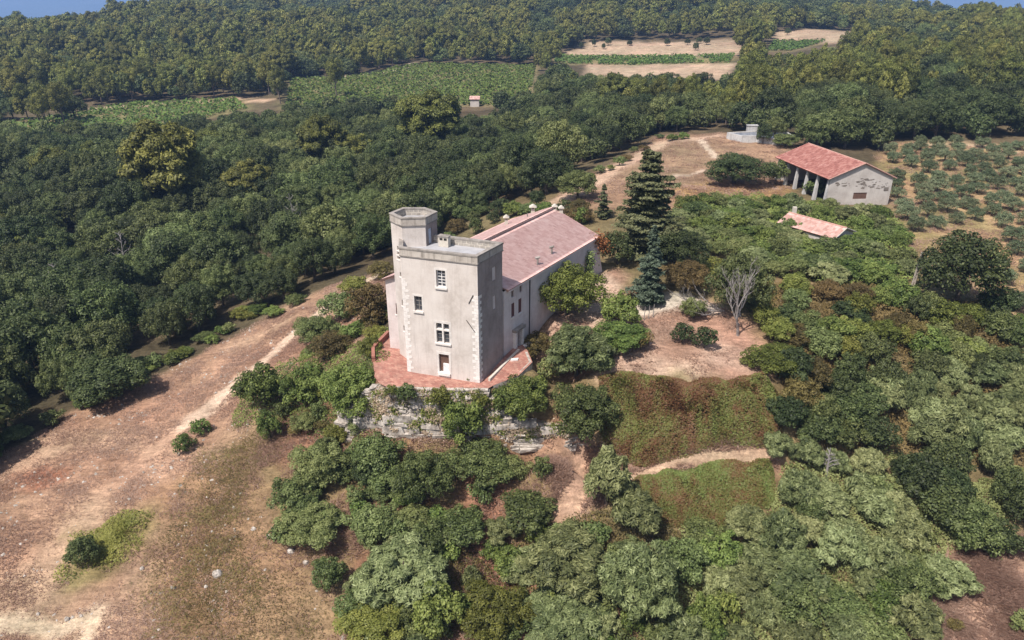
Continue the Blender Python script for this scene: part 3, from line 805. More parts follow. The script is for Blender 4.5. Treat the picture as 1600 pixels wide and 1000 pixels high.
# entrance with two posts and a stone head
mb = MB(); hR.box(mb, hd[0] + .003, hd[1] - .003, hd[2], hd[3] - .003, -.27, -.2); mb.build('door', M['brown_wood'], house)
for s in (hd[0] - .3, hd[1] + .02):
    mb = MB(); hR.box(mb, s, s + .3, .55, hd[3] - .02, .003, .34); hR.box(mb, s - .06, s + .36, .35, .72, .003, .40); mb.build('door_post', M['quoin'], house)
mb = MB(); hR.box(mb, hd[0] - .45, hd[1] + .45, hd[3] - .018, hd[3] + .24, .003, .46); mb.build('door_head', M['coping'], house)
mb = MB(); hR.box(mb, hd[0] - .3, hd[1] + 1.3, .5, .84, .41, .80); mb.build('door_step', M['quoin'], house)
# downpipe and gutter
s, _ = hR.px(827, 450); mb = MB(); mb.tube([hR.p(s, 1.0, .07), hR.p(s, ZE - .2, .07)], .05, 6); mb.build('downpipe', M['iron'], house)
# sloping buttress at the far corner
mb = MB(); mb.hexa([hB.p(-.45, 1.5, -1.6), hB.p(1.0, 1.5, -1.0), hB.p(1.0, 1.5, 1.3), hB.p(-.45, 1.5, 1.3)][::-1], [hB.p(-.05, 6.4, -1.2), hB.p(.8, 6.4, -.6), hB.p(.8, 6.4, .12), hB.p(-.05, 6.4, .12)][::-1]); mb.build('buttress', M['render_old'], house)
ov = .22
def pt(w, s, o, z): q = w.p(s, z, o); return q
rid0 = ((HA[0] + HD[0]) / 2, (HA[1] + HD[1]) / 2); rid1 = Vector(((HB[0] + HC[0]) / 2, (HB[1] + HC[1]) / 2))
rv_ = (rid1 - Vector(rid0)).normalized(); rid1 = rid1 + rv_ * ov
drop = .14
e0 = hR.p(.45, ZE - drop + .1, ov); e1 = hR.p(hR.len + ov, ZE - drop + .1, ov)
tile_roof(e0, e1, (rid1.x, rid1.y, ZR), (rid0[0] + rv_.x * .4, rid0[1] + rv_.y * .4, ZR), 'roof_slope', M['roof_pink'], house)
l0 = hL.p(hL.len + .35, ZE - drop + .1, ov); l1 = hL.p(-ov, ZE - drop + .1, ov)
up = .34
tile_roof(l0, l1, (rid1.x, rid1.y, ZR + up), (rid0[0] - rv_.x * .35, rid0[1] - rv_.y * .35, ZR + up), 'roof_slope', M['roof_pink'], house, thick=.12)
mb = MB(); wr = Wall(rid0, (rid1.x, rid1.y)); wr.box(mb, .5, wr.len - .02, ZR - .3, ZR + up - .02, -.14, -.01); mb.build('ridge_wall', M['render_shade'], house)
# genoise: pale double cornice under the near eaves
mb = MB(); hR.box(mb, .5, hR.len, ZE - .19, ZE - .085, .003, .26); mb.build('cornice', M['render_old'], house)
# chimneys
def chimney(u, v, Y0, w_, h_, slab, zb):
    p = atz(u, v, zb); mb = MB(); a = w_ / 2
    mb.prism([(p.x - a, p.y - a), (p.x + a, p.y - a), (p.x + a, p.y + a), (p.x - a, p.y + a)], zb - .6, zb + h_)
    ch = mb.build('chimney', M['mortar'], house)
    for sx, sy in ((-1, -1), (1, -1), (1, 1), (-1, 1)):
        mb = MB(); x, y = p.x + sx * (a - .06), p.y + sy * (a - .06)
        mb.prism([(x - .055, y - .055), (x + .055, y - .055), (x + .055, y + .055), (x - .055, y + .055)], zb + h_, zb + h_ + .24); mb.build('pier', M['mortar'], ch)
    b = a + slab; mb = MB()
    mb.hexa([(p.x - b, p.y - b, zb + h_ + .24), (p.x + b, p.y - b, zb + h_ + .24), (p.x + b, p.y + b, zb + h_ + .24), (p.x - b, p.y + b, zb + h_ + .24)],
            [(p.x - .06, p.y - b * .9, zb + h_ + .48), (p.x + .06, p.y - b * .9, zb + h_ + .48), (p.x + .06, p.y + b * .9, zb + h_ + .48), (p.x - .06, p.y + b * .9, zb + h_ + .48)])
    mb.build('cap', M['mortar'], ch)
chimney(791, 353, 0, .36, .75, .16, 8.2); chimney(832.5, 336, 0, .42, .75, .22, 8.3); chimney(866.5, 333, 0, .40, .55, .14, 9.0); chimney(876.5, 338, 0, .40, .75, .14, 8.7)
for u, v, zb in ((840, 411, 7.75), (862, 394, 7.85)):
    p = atz(u, v, zb); mb = MB(); mb.tube([(p.x, p.y, zb - .3), (p.x, p.y, zb + .5)], .09, 8); vt = mb.build('roof_vent', M['coping'], house)
    mb = MB(); mb.tube([(p.x - .25, p.y - .05, zb + .52), (p.x + .22, p.y + .05, zb + .60)], .13, 8); mb.build('cowl', M['coping'], vt)
for u, v, zb in ((824, 343, 8.75),):
    p = atz(u, v, zb); mb = MB(); mb.tube([(p.x, p.y, zb - .3), (p.x, p.y, zb + .7)], .06, 6); mb.build('vent_pipe', M['coping'], house)

# ------------------------------------------------------------------ terrace, kerb, low brick wall
mb = MB()
TERR_TOP = [(-12.65, 67.6), (-13.6, 63.6), (-12.55, 58.55), (-11.85, 57.3), (-11.1, 56.7), (-2.2, 56.35), (-1.65, 57.0)]
mb.poly([(x, y, 0.004) for x, y in TERR_TOP] + [(-2.0, 58.3, .004), (-.8, 61.0, .004), (-7, 65.5, .004)])
terr = mb.build('terrace', M['paving'], None); tag(terr, kind='structure')
mb = MB(); mb.poly([(-1.65, 57.0, .006), (.6, 58.2, .35), (1.9, 60.1, .72), (1.5, 62.2, .85), (1.0, 63.4, .9), (-.0, 62.5, .9), (-.86, 60.9, .72), (-2.6, 57.9, .06)])
terr2 = mb.build('ramp_paving', M['paving'], None); tag(terr2, kind='structure')
mb = MB()
for (xa, ya, za), (xb, yb, zb) in (((-1.65, 57.0, 0), (.6, 58.2, .34)), ((.6, 58.2, .34), (1.9, 60.1, .71)), ((1.9, 60.1, .71), (1.5, 62.2, .84))):
    w = Wall((xa, ya), (xb, yb)); mb.hexa([w.p(0, -3, 0), w.p(w.len, -3, 0), w.p(w.len, -3, -.3), w.p(0, -3, -.3)], [w.p(0, za - .004, 0), w.p(w.len, zb - .004, 0), w.p(w.len, zb - .004, -.3), w.p(0, za - .004, -.3)])
tag(mb.build('ramp_wall', M['rock'], None), 'rough stone edge carrying the red paved ramp right of the tower', 'wall')
wk = Wall((-2.35, 57.35), (0.55, 62.3))
kb = MB(); kb.hexa([wk.p(.4, 0.0, .22), wk.p(wk.len, .6, .22), wk.p(wk.len, .6, 0), wk.p(.4, 0.0, 0)], [wk.p(.4, .36, .22), wk.p(wk.len, 1.0, .22), wk.p(wk.len, 1.0, 0), wk.p(.4, .36, 0)])
k_ = kb.build('kerb', M['mortar'], None); tag(k_, 'pale stone kerb running along the shaded side of the tower', 'kerb')
ps = atz(804, 563.5, .62); mb = MB(); mb.hexa([(ps.x - .4, ps.y - .2, .5), (ps.x + .3, ps.y - .1, .5), (ps.x + .4, ps.y + .22, .5), (ps.x - .3, ps.y + .16, .5)], [(ps.x - .38, ps.y - .18, .78), (ps.x + .3, ps.y - .1, .78), (ps.x + .38, ps.y + .2, .82), (ps.x - .3, ps.y + .15, .8)]); tag(mb.build('stone_slab', M['quoin'], None), 'small white slab lying on the red paved ramp', 'slab')
bw = empty('brick_parapet', (-13.4, 63.6, 0.0)); tag(bw, 'low red brick wall edging the terrace beside the left house corner', 'low wall')
pl = [(-12.6, 67.3), (-13.55, 63.7), (-13.15, 61.6)]
for i in range(2):
    w = Wall(pl[i + 1], pl[i]); n = int(w.len / .5)
    for k in range(n):
        for r in range(3):
            s0 = w.len * k / n + (r % 2) * .04
            mb = MB(); w.box(mb, s0 + .01, s0 + w.len / n - .012, -.1 + r * .22, .11 + r * .22, -.16 + random.uniform(-.01, .01), .16 + random.uniform(-.01, .01)); mb.build('brick', M['brick_red'], bw)

# ------------------------------------------------------------------ retaining wall and rock face
rock = empty('rock_face', (-5.0, 55.6, -5.5)); tag(rock, 'pale rough limestone rock and rubble wall below the tower terrace', 'rock wall')
LINE = [(-16.2, 58.6), (-14.2, 57.6), (-12.1, 57.05), (-11.2, 56.5), (-6.5, 56.25), (-2.1, 56.15), (-.6, 56.2), (1.6, 56.5), (4.9, 56.6), (6.6, 57.3)]
lens = [0]
for i in range(len(LINE) - 1): lens.append(lens[-1] + math.dist(LINE[i], LINE[i + 1]))
def on_line(s):
    for i in range(len(LINE) - 1):
        if s <= lens[i + 1] or i == len(LINE) - 2:
            t = (s - lens[i]) / (lens[i + 1] - lens[i]); a, b = Vector(LINE[i]), Vector(LINE[i + 1])
            d = (b - a).normalized(); return a + (b - a) * t, d, Vector((d.y, -d.x))
def top_at(s):
    return float(np.interp(s, [0, 2.2, 3.6, 4.6, lens[5] - .1, lens[5] + .6, lens[6] + .5, lens[-1]], [-3.6, -2.4, -.4, -.06, -.06, -1.2, -3.1, -3.9]))
stones = []
protos = []
for k in range(10):
    g = np.random.default_rng(50 + k); c = []
    for dz_ in (-.5, .5):
        for dx_, dy_ in ((-.5, -.5), (.5, -.5), (.5, .5), (-.5, .5)): c.append((dx_ + g.normal(0, .05), dy_ + g.normal(0, .06), dz_ + g.normal(0, .09)))
    c += [(g.normal(0, .12), -.55 + g.normal(0, .03), g.normal(0, .12))]
    fs = [(3, 2, 1, 0), (4, 5, 6, 7), (1, 2, 6, 5), (2, 3, 7, 6), (3, 0, 4, 7), (0, 1, 8), (1, 5, 8), (5, 4, 8), (4, 0, 8)]
    me = bpy.data.meshes.new('stone'); me.from_pydata(c, [], fs); me.update(); me.materials.append(M['rock']); protos.append(me)
z = -6.1; course_i = 0
while z < -.08:
    low = z < -2.6
    h = random.choice((random.uniform(.18, .32), random.uniform(.4, .7))) if low else random.uniform(.22, .36)
    s = random.uniform(0, .4)
    ledge = random.uniform(-.22, .22) if low else random.uniform(-.03, .05)
    while s < lens[-1] - .3:
        L_ = random.choice((random.uniform(.4, .9), random.uniform(1.0, 2.6))) if low else random.uniform(.3, .8)
        if z + h * .6 < top_at(s + L_ / 2):
            P, d, n = on_line(s + L_ / 2)
            out = ledge + random.uniform(-.16, .12) * (1 if low else .35) + (.11 if low else .04) * (-z)
            stones.append((P + n * (out - .25), d, L_ * random.uniform(.94, 1.08), h * random.uniform(.86, 1.08), z + h / 2, random.uniform(.7, 1.0)))
        s += L_
    z += h * .95; course_i += 1
mbk = MB()
for i in range(60):
    s0, s1 = lens[-1] * i / 60, lens[-1] * (i + 1) / 60
    A, _, na = on_line(s0 + .001); B, _, nb_ = on_line(s1 - .001)
    za, zb = top_at(s0) - .12, top_at(s1) - .12
    A0, B0 = A + na * .28, B + nb_ * .28; A1, B1 = A - na * .35, B - nb_ * .35
    mbk.hexa([(A0.x, A0.y, -6.4), (B0.x, B0.y, -6.4), (B.x - nb_.x * .9, B.y - nb_.y * .9, -6.4), (A.x - na.x * .9, A.y - na.y * .9, -6.4)], [(A.x - na.x * .1, A.y - na.y * .1, za), (B.x - nb_.x * .1, B.y - nb_.y * .1, zb), (B.x - nb_.x * .9, B.y - nb_.y * .9, zb), (A.x - na.x * .9, A.y - na.y * .9, za)])
mbk.build('earth_core', M['earth_joint'], rock)
stones.sort(key=lambda t: -t[2] * t[3])
for t in stones[:290]:
    P, d, L_, h, zc, dp = t
    o = bpy.data.objects.new('stone', random.choice(protos)); col.objects.link(o); o.parent = rock
    o.location = Vector((P.x, P.y, zc)) - rock.location
    o.rotation_euler = (random.uniform(-.06, .06), random.uniform(-.05, .05), math.atan2(d.y, d.x) + random.uniform(-.08, .08)); o.scale = (L_, dp, h)
mb = MB()
for P, d, L_, h, zc, dp in stones[290:]:
    n = Vector((d.y, -d.x)); me = random.choice(protos); b0 = len(mb.v)
    for v in me.vertices:
        q = P + d * (v.co.x * L_) - n * (v.co.y * dp); mb.v.append((q.x, q.y, zc + v.co.z * h))
    for p in me.polygons: mb.f.append(tuple(b0 + k for k in p.vertices))
if mb.v: tag(mb.build('rubble', M['rock'], rock), kind='stuff')
# coping of flat stones along the terrace edge
for i in range(3, 5):
    w = Wall(LINE[i], LINE[i + 1]); n = int(w.len / .7)
    for k in range(n):
        mb = MB(); w.box(mb, w.len * k / n + .012, w.len * (k + 1) / n - .012, -.1, random.uniform(.01, .06), -.3, random.uniform(.06, .14)); mb.build('coping_stone', M['rock'], rock)

# ------------------------------------------------------------------ the barn
def barn():
    z0 = 0.9
    g0 = atz(1297.5, 279, z0 + 4.4); g1 = atz(1396, 277.5, z0 + 4.4); f0 = atz(1217, 246, z0 + 4.4)
    A = Vector((g0.x, g0.y)); B = Vector((g1.x, g1.y)); ax = (Vector((f0.x, f0.y)) - A)
    b = empty('open_barn', (A.x + 5, A.y + 8, z0)); tag(b, 'open sided barn with red tiled roof and stained pale gable end', 'barn')
    D = A + ax; C = B + ax
    ze, zr = z0 + 4.4, z0 + 6.75
    wG, wS, wO, wK = Wall(A, B), Wall(B, C), Wall(D, A), Wall(C, D)
    hole = wG.rect(1334, 301, 1353, 311); hole = (hole[0], hole[1], hole[2], hole[3])
    mb = MB(); wG.face(mb, 0, wG.len, z0 - 1.5, ze, [hole]); m = wG.len / 2; mb.poly([wG.p(0, ze), wG.p(wG.len, ze), wG.p(m, zr - .1)])
    wG.box(mb, .02, wG.len - .02, z0 - 1, ze - .02, -.45, -.32)
    mb.build('gable_wall', M['barn_wall'], b)
    mb = MB(); wG.box(mb, hole[0] + .01, hole[1] - .01, hole[2] + .01, hole[3] - .01, -.3, -.08); mb.build('door', M['brown_wood'], b)
    mb = MB(); wS.box(mb, .01, wS.len, z0 - 1, ze - .02, -.35, 0); wK.box(mb, .01, wK.len - .4, z0 - 1, ze - .02, -.35, 0); mb.build('wall', M['barn_wall'], b)
    mb = MB(); mb.poly([wK.p(0, ze - .02, 0), wK.p(wK.len, ze - .02, 0), wK.p(wK.len / 2, zr - .1, 0)]); mb.build('gable', M['barn_wall'], b)
    # bare patches where the render has gone, thin uneven scabs on the gable
    for (u0, v0, u1, v1, seed) in ((1306, 284, 1328, 291, 1), (1338, 288, 1368, 294, 2), (1346, 279, 1376, 284, 3), (1362, 284, 1390, 295, 4), (1382, 293, 1387, 299, 5), (1339, 283, 1352, 288, 8)):
        g = random.Random(seed)
        for q in range(14):
            u = g.uniform(u0, u1); v = g.uniform(v0, v1); s, z = wG.px(u, v); r = g.uniform(.07, .28)
            if not (.3 < s < wG.len - .3): continue
            n = 9; pts = [(s + r * 1.5 * math.cos(2 * math.pi * k / n) * g.uniform(.5, 1.1), z + r * .6 * math.sin(2 * math.pi * k / n) * g.uniform(.5, 1.1)) for k in range(n)]
            mb = MB(); mb.poly([wG.p(a_, b_, .004 + .0012 * q + seed * .0005) for a_, b_ in pts]); mb.build('bare_patch', M['barn_stain'], b)
    n = 6
    for k in range(n):
        s = .25 + (wO.len - .6) * k / (n - 1)
        mb = MB(); mb.hexa([wO.p(s - .26, z0 - 1, .38), wO.p(s + .26, z0 - 1, .38), wO.p(s + .26, z0 - 1, -.25), wO.p(s - .26, z0 - 1, -.25)],
                           [wO.p(s - .2, ze - .1, .02), wO.p(s + .2, ze - .1, .02), wO.p(s + .2, ze - .1, -.25), wO.p(s - .2, ze - .1, -.25)]); mb.build('pillar', M['concrete'], b)
    mb = MB(); wO.box(mb, .05, wO.len - .05, ze - .1, ze + .1, -.25, -.02); mb.build('eaves_beam', M['brown_wood'], b)
    rA = (A + B) / 2; rD = (C + D) / 2; dd = ax.normalized() * .3
    def e(P, w, o, s): q = P + w.n * o + dd * s; return (q.x, q.y, ze - .02)
    rr0 = (rA.x - dd.x, rA.y - dd.y, zr); rr1 = (rD.x + dd.x, rD.y + dd.y, zr)
    tile_roof(e(A, wO, .55, -1), e(D, wO, .55, 1), rr1, rr0, 'roof_slope', M['roof_red'], b)
    tile_roof(e(C, wS, .45, 1), e(B, wS, .45, -1), rr0, rr1, 'roof_slope', M['roof_red'], b)
    for P, w, o in ((A, wO, .5), (B, wS, .4)):
        q = P + w.n * o; mb = MB(); t0 = Vector((q.x, q.y, ze - .06)) - Vector((dd.x, dd.y, 0)) * 1.03; t1 = Vector(rr0) + Vector((0, 0, .04)) - Vector((dd.x, dd.y, 0)) * .03
        mb.tube([t0, t1], .085, 6); mb.build('verge', M['terracotta'], b)
    mb = MB(); mb.tube([rr0, rr1], .12, 6); mb.build('ridge_tiles', M['terracotta'], b)
barn()

# ------------------------------------------------------------------ overgrown shed
def shed():
    z0 = 1.3
    ez = z0 + 1.9; rz = ez + 1.0
    r0 = atz(1323, 356.5, rz); r1 = atz(1233, 332, rz); e0 = atz(1303, 374.5, ez); 
    ax = Vector((r1.x - r0.x, r1.y - r0.y)); E1 = Vector((e0.x, e0.y)) + ax
    s = empty('garden_shed', (r0.x, r0.y + 4, z0)); tag(s, 'small shed with pale pink tiled roof sunk in the green thicket', 'shed')
    half = Vector((e0.x - r0.x, e0.y - r0.y)); o0 = Vector((r0.x, r0.y)) - half; o1 = o0 + ax
    tile_roof(tuple(e0), (E1.x, E1.y, ez), tuple(r1), tuple(r0), 'roof_slope', M['roof_shed'], s, .34, .5)
    tile_roof((o1.x, o1.y, ez), (o0.x, o0.y, ez), tuple(r0), tuple(r1), 'roof_slope', M['roof_shed'], s, .34, .5)
    q = ax.normalized() * .3
    A = Vector((e0.x, e0.y)) + q - half * .08; B = o0 + q + half * .08; C = o1 - q + half * .08; D = E1 - q - half * .08
    mb = MB()
    for P, Q in ((A, B), (B, C), (C, D), (D, A)):
        w = Wall(P, Q); w.face(mb, 0, w.len, z0 - 1, ez - .02)
    wg = Wall(A, B); mb.poly([wg.p(0, ez - .02), wg.p(wg.len, ez - .02), (r0.x + q.x, r0.y + q.y, rz - .12)])
    mb.build('wall', M['barn_wall'], s)
    mb = MB(); mb.tube([tuple(r0 + Vector((0, 0, .03))), tuple(r1 + Vector((0, 0, .03)))], .12, 6); mb.build('ridge_tiles', M['terracotta'], s)
    for P in (tuple(e0), (o0.x, o0.y, ez)):
        mb = MB(); mb.tube([P, tuple(r0)], .07, 5); mb.build('verge', M['mortar'], s)
    p = atz(1241, 331, rz); mb = MB(); mb.prism([(p.x - .25, p.y - .2), (p.x + .25, p.y - .2), (p.x + .25, p.y + .2), (p.x - .25, p.y + .2)], rz - .4, rz + .7); mb.build('chimney', M['mortar'], s)
shed()

# ------------------------------------------------------------------ concrete basin, poles
def basin():
    z0 = 2.2; zt = z0 + 1.7
    pts = [atz(1136, 206, zt), atz(1160, 211.5, zt), atz(1183, 212, zt), atz(1215, 216, zt), atz(1243, 213, zt), atz(1232, 206, zt), atz(1190, 203, zt)]
    P = [(p.x, p.y) for p in pts]
    ar = sum(P[i][0] * P[(i + 1) % len(P)][1] - P[(i + 1) % len(P)][0] * P[i][1] for i in range(len(P)))
    if ar < 0: P.reverse()
    b = empty('concrete_basin', (P[0][0] + 6, P[0][1], z0)); tag(b, 'ruined pale concrete water basin at the wood edge behind the barn', 'basin')
    n = len(P); inn = ring(P, -.4)
    for i in range(n):
        j = (i + 1) % n; mb = MB(); mb.prism([P[i], P[j], inn[j], inn[i]], z0 - 2.5, zt - (.0 if i % 2 else .12)); mb.build('basin_wall', M['concrete'], b)
    mb = MB(); mb.poly([(p[0], p[1], z0 + .1) for p in inn]); mb.build('basin_floor', M['basin_in'], b)
    lin = ring(P, -.41)
    mb = MB()
    for i in range(n):
        j = (i + 1) % n; mb.poly([(lin[j][0], lin[j][1], z0 + .1), (lin[i][0], lin[i][1], z0 + .1), (lin[i][0], lin[i][1], zt - .3), (lin[j][0], lin[j][1], zt - .3)])
    mb.build('lining', M['basin_in'], b)
    c = atz(1175.5, 204, zt); w = Wall((c.x - 1.1, c.y), (c.x + 1.1, c.y))
    mb = MB(); w.box(mb, 0, 2.2, z0 - .5, zt + 1.0, -.9, 0); mb.build('valve_house', M['concrete'], b)
    mb = MB(); w.box(mb, -.12, 2.32, zt + 1.002, zt + 1.14, -1.0, .1); mb.build('slab', M['concrete'], b)
basin()

def pole(u, v, hpx, lean, lab, w_=.16):
    x, y = march(u, v); x, y = float(x[0]), float(y[0]); z = float(hgt(x, y)); _, _, Z = proj((x, y, z)); h = hpx * Z / F_PX / .95
    o = empty('utility_pole', (x, y, z)); tag(o, lab, 'pole')
    mb = MB()
    for dx in (-w_ * .5, w_ * .28):
        mb.hexa([(x + dx, y - .1, z - .4), (x + dx + w_ * .3, y - .1, z - .4), (x + dx + w_ * .3, y + .1, z - .4), (x + dx, y + .1, z - .4)],
                [(x + lean + dx * .7, y - .08, z + h), (x + lean + dx * .7 + w_ * .25, y - .08, z + h), (x + lean + dx * .7 + w_ * .25, y + .08, z + h), (x + lean + dx * .7, y + .08, z + h)])
    mb.build('shaft', M['pole_wood'], o)
    for k in range(7):
        t = (k + .6) / 7; zz = z + h * t; xx = x + lean * t
        mb = MB(); mb.prism([(xx - w_ * .36, y - .06), (xx + w_ * .36, y - .06), (xx + w_ * .36, y + .06), (xx - w_ * .36, y + .06)], zz - .12, zz + .12); mb.build('web', M['pole_wood'], o)
pole(1424, 452, 58, .25, 'weathered concrete pole standing in the thicket near the olive grove', .34)
pole(1261, 225, 26, .05, 'thin grey pole at the wood edge behind the barn roof', .26)

# ------------------------------------------------------------------ foliage
# tint runs dark -> light; leaf colours, with bright highlights of single leaves painted in
M['lf_oak'] = leaf_mat('holm_oak_leaf', (.031, .043, .016), (.072, .093, .032), (.145, .172, .060))
M['lf_pine'] = leaf_mat('pine_needles', (.066, .076, .020), (.172, .182, .042), (.32, .325, .080), 0.4)
M['lf_grey'] = leaf_mat('pale_ash_leaf', (.075, .094, .036), (.188, .215, .086), (.355, .385, .18))
M['lf_green'] = leaf_mat('broad_green_leaf', (.048, .072, .018), (.125, .170, .040), (.245, .295, .080))
M['lf_mid'] = leaf_mat('mid_green_leaf', (.050, .068, .022), (.130, .162, .052), (.255, .292, .112))
M['lf_lime'] = leaf_mat('yellow_green_leaf', (.065, .076, .016), (.155, .172, .036), (.27, .275, .070))
M['lf_rust'] = leaf_mat('browning_leaf', (.066, .052, .020), (.145, .110, .038), (.23, .175, .065))
M['lf_red'] = leaf_mat('red_vine_leaf', (.09, .030, .015), (.22, .07, .03), (.30, .13, .05))
M['lf_olive'] = leaf_mat('olive_leaf', (.068, .092, .046), (.150, .185, .096), (.27, .305, .175))
M['lf_cedar'] = leaf_mat('cedar_needles', (.036, .048, .024), (.088, .106, .050), (.175, .19, .09))
M['lf_fir'] = leaf_mat('fir_needles', (.048, .070, .044), (.125, .162, .108), (.235, .28, .195))
M['lf_vine'] = leaf_mat('vine_leaf', (.055, .088, .018), (.112, .175, .032), (.18, .25, .055))
M['straw'] = leaf_mat('dry_grass', (.27, .175, .12), (.44, .32, .235), (.62, .50, .385), trans=.45)
M['bramble'] = leaf_mat('bramble_leaf', (.160, .080, .040), (.150, .142, .042), (.180, .225, .062))

def leaves(P, nrm, size, aspect, g, droop=0.0):
    """one rhombic leaf at each point: P points, nrm preferred facing"""
    n = len(P)
    nn = nrm + g.normal(0, .46, (n, 3)); nn /= np.linalg.norm(nn, axis=1, keepdims=True) + 1e-9
    t = g.normal(0, 1, (n, 3)); t[:, 2] -= droop
    t -= nn * (t * nn).sum(1, keepdims=True); t /= np.linalg.norm(t, axis=1, keepdims=True) + 1e-9
    b = np.cross(nn, t)
    L = (size * g.uniform(.65, 1.35, n))[:, None]; W = L * aspect
    v = np.stack([P - t * L * .5, P + b * W * .5 + nn * W * .12, P + t * L * .5, P - b * W * .5 + nn * W * .12], 1).reshape(-1, 3)
    q = np.arange(n * 4).reshape(n, 4)
    return v, q

def sphere_pts(n, g):
    d = g.normal(0, 1, (n, 3)); return d / np.linalg.norm(d, axis=1, keepdims=True)

def lobed_crown(name, mat, seed, rad, hgt_, base, n_lobe, lobe_r, n_leaf, leaf, aspect, flat=1.0, fill=.18, lift=0.0, droop=0.0, squash=.0, ragged=.16):
    """crown of radius rad between base and base+hgt_: leaf clumps on an uneven body, gaps between them"""
    g = np.random.default_rng(seed)
    cz = base + hgt_ * .5; C = []
    k = 0
    while len(C) < n_lobe and k < 4000:
        k += 1
        d = sphere_pts(1, g)[0]
        if d[2] < -.55: continue
        rr = g.uniform(.55, 1.0) if g.random() > .2 else g.uniform(.15, .55)
        r = lobe_r * g.uniform(.65, 1.35)
        c = np.array([d[0] * (rad - r * .75) * rr, d[1] * (rad - r * .75) * rr, cz + d[2] * (hgt_ * .5 - r * .7 * flat) * rr])
        c[2] += g.normal(0, .12) * r; c[:2] *= 1 + ragged * math.sin(3 * math.atan2(d[1], d[0]) + seed) + ragged * .6 * math.sin(5 * math.atan2(d[1], d[0]) + 2 * seed)
        if all(np.linalg.norm((c - q[0]) / np.array([1, 1, flat])) > .60 * (r + q[1]) * 1.06 for q in C): C.append((c, r, g.random()))
    tot = sum(r * r for _, r, _ in C); V, T = [], []; P_, N_, S_ = [], [], []
    for c, r, tn in C:
        n = max(8, int(n_leaf * r * r / tot)); d = sphere_pts(n, g); d[:, 2] = np.abs(d[:, 2]) * np.where(g.random(n) < .78, 1, -1)
        rr = 1 - np.abs(g.normal(0, .16, n)); rr = np.where(g.random(n) < fill, g.uniform(.2, .9, n), rr) + np.where(g.random(n) < .12, g.uniform(.08, .42, n), 0)
        p = c + d * (r * rr)[:, None] * np.array([1, 1, flat])
        keep = np.ones(n, bool)
        for c2, r2, _ in C:
            if c2 is c: continue
            keep &= np.linalg.norm((p - c2) / np.array([1, 1, flat]), axis=1) > r2 * .78
        p, d = p[keep], d[keep]
        P_.append(p); N_.append(d + np.array([0, 0, .45 + lift])); S_.append(np.clip(.24 + .36 * tn + g.normal(0, .2, len(p)) , .02, .98))
    P_, N_, S_ = np.concatenate(P_), np.concatenate(N_), np.concatenate(S_)
    v, q = leaves(P_, N_, leaf, aspect, g, droop)
    me = np_mesh(name, v, q, attrs={'tint': np.repeat(S_, 4)}); me.materials.append(mat)
    lob = sorted(C, key=lambda t: -t[1])
    return me, [c for c, r, _ in lob]

def trunk_mesh(name, mat, seed, height, r0, targets, lean=.1, n=6, top=.8):
    g = random.Random(seed); mb = MB()
    a = Vector((0, 0, -.4)); x = g.uniform(-lean, lean) * height; y = g.uniform(-lean, lean) * height
    pts = [(0, 0, -.4), (x * .2, y * .2, height * .3), (x * .6, y * .6, height * .6), (x, y, height * top)]
    mb.tube(pts, [r0 * 1.25, r0, r0 * .7, r0 * .25], n)
    for c in targets:
        zs = min(max(c[2] * .55, height * .2), height * .6); t = zs / (height * top)
        s = Vector((x * t, y * t, zs)); e = Vector(c); m = s.lerp(e, .55) + Vector((0, 0, -.06 * height))
        mb.tube([s, m, e], [r0 * .5, r0 * .3, r0 * .1], 5)
    me = mb.mesh(name); me.materials.append(mat); return me

KINDS = {}
def add_kind(kind, cls, leafmat, barkmat, rad, h, base, n_lobe, lobe_r, n_leaf, leaf, aspect, variants=2, r0=.12, nb=5, **kw):
    lst = []
    for k in range(variants):
        sd = (sum(map(ord, kind)) * 31 + k * 977 + int(rad * 100)) % 100000
        me, lob = lobed_crown('crown', M[leafmat], sd, rad, h, base, n_lobe, lobe_r, n_leaf, leaf, aspect, **kw)
        tm = trunk_mesh('trunk', M[barkmat], sd + 1, base + h, r0, lob[:nb])
        lst.append((me, tm, rad, base + h))
    KINDS.setdefault(kind, {})[cls] = lst

# small (about 1 m radius), medium (2 m), large (3.6 m)
for kind, lm, leaf, asp, kw in (('leafy', 'lf_green', .20, .62, {}), ('mid', 'lf_mid', .19, .6, {}), ('grey', 'lf_grey', .36, .26, dict(droop=.5)),
                                ('lime', 'lf_lime', .19, .6, {}), ('rust', 'lf_rust', .18, .55, {}), ('oak', 'lf_oak', .20, .6, {})):
    dn = 1.9 if kind == 'grey' else 1.5
    gl = 1.9 if kind == 'grey' else 1.5; gr_ = .66 if kind == 'grey' else .78
    add_kind(kind, 's', lm, 'bark', 1.0, 1.55, .05, int(11 * gl), .46 * gr_, int(900 * dn), leaf * .85, asp, 2, .05, 4, **kw)
    add_kind(kind, 'm', lm, 'bark', 2.0, 3.0, .15, int(24 * gl), .66 * gr_, int(3800 * dn), leaf, asp, 3, .11, 6, **kw)
    add_kind(kind, 'l', lm, 'bark', 3.6, 5.4, .5, int(44 * gl), .95 * gr_, int(10500 * dn), leaf * 1.15, asp, 3, .2, 8, **kw)
add_kind('pine', 'l', 'lf_pine', 'bark_pine', 3.6, 7.0, 1.5, 36, 1.05, 9500, .34, .42, 4, .19, 10, flat=.66, lift=.2, fill=.1, ragged=.22)
add_kind('pine', 'xl', 'lf_pine', 'bark_pine', 5.5, 9.5, 1.6, 70, 1.3, 40000, .44, .45, 2, .3, 12, flat=.66, lift=.2, fill=.1, ragged=.24)
add_kind('olive', 'm', 'lf_olive', 'bark', 1.7, 2.6, .15, 30, .5, 4200, .20, .42, 3, .12, 5)
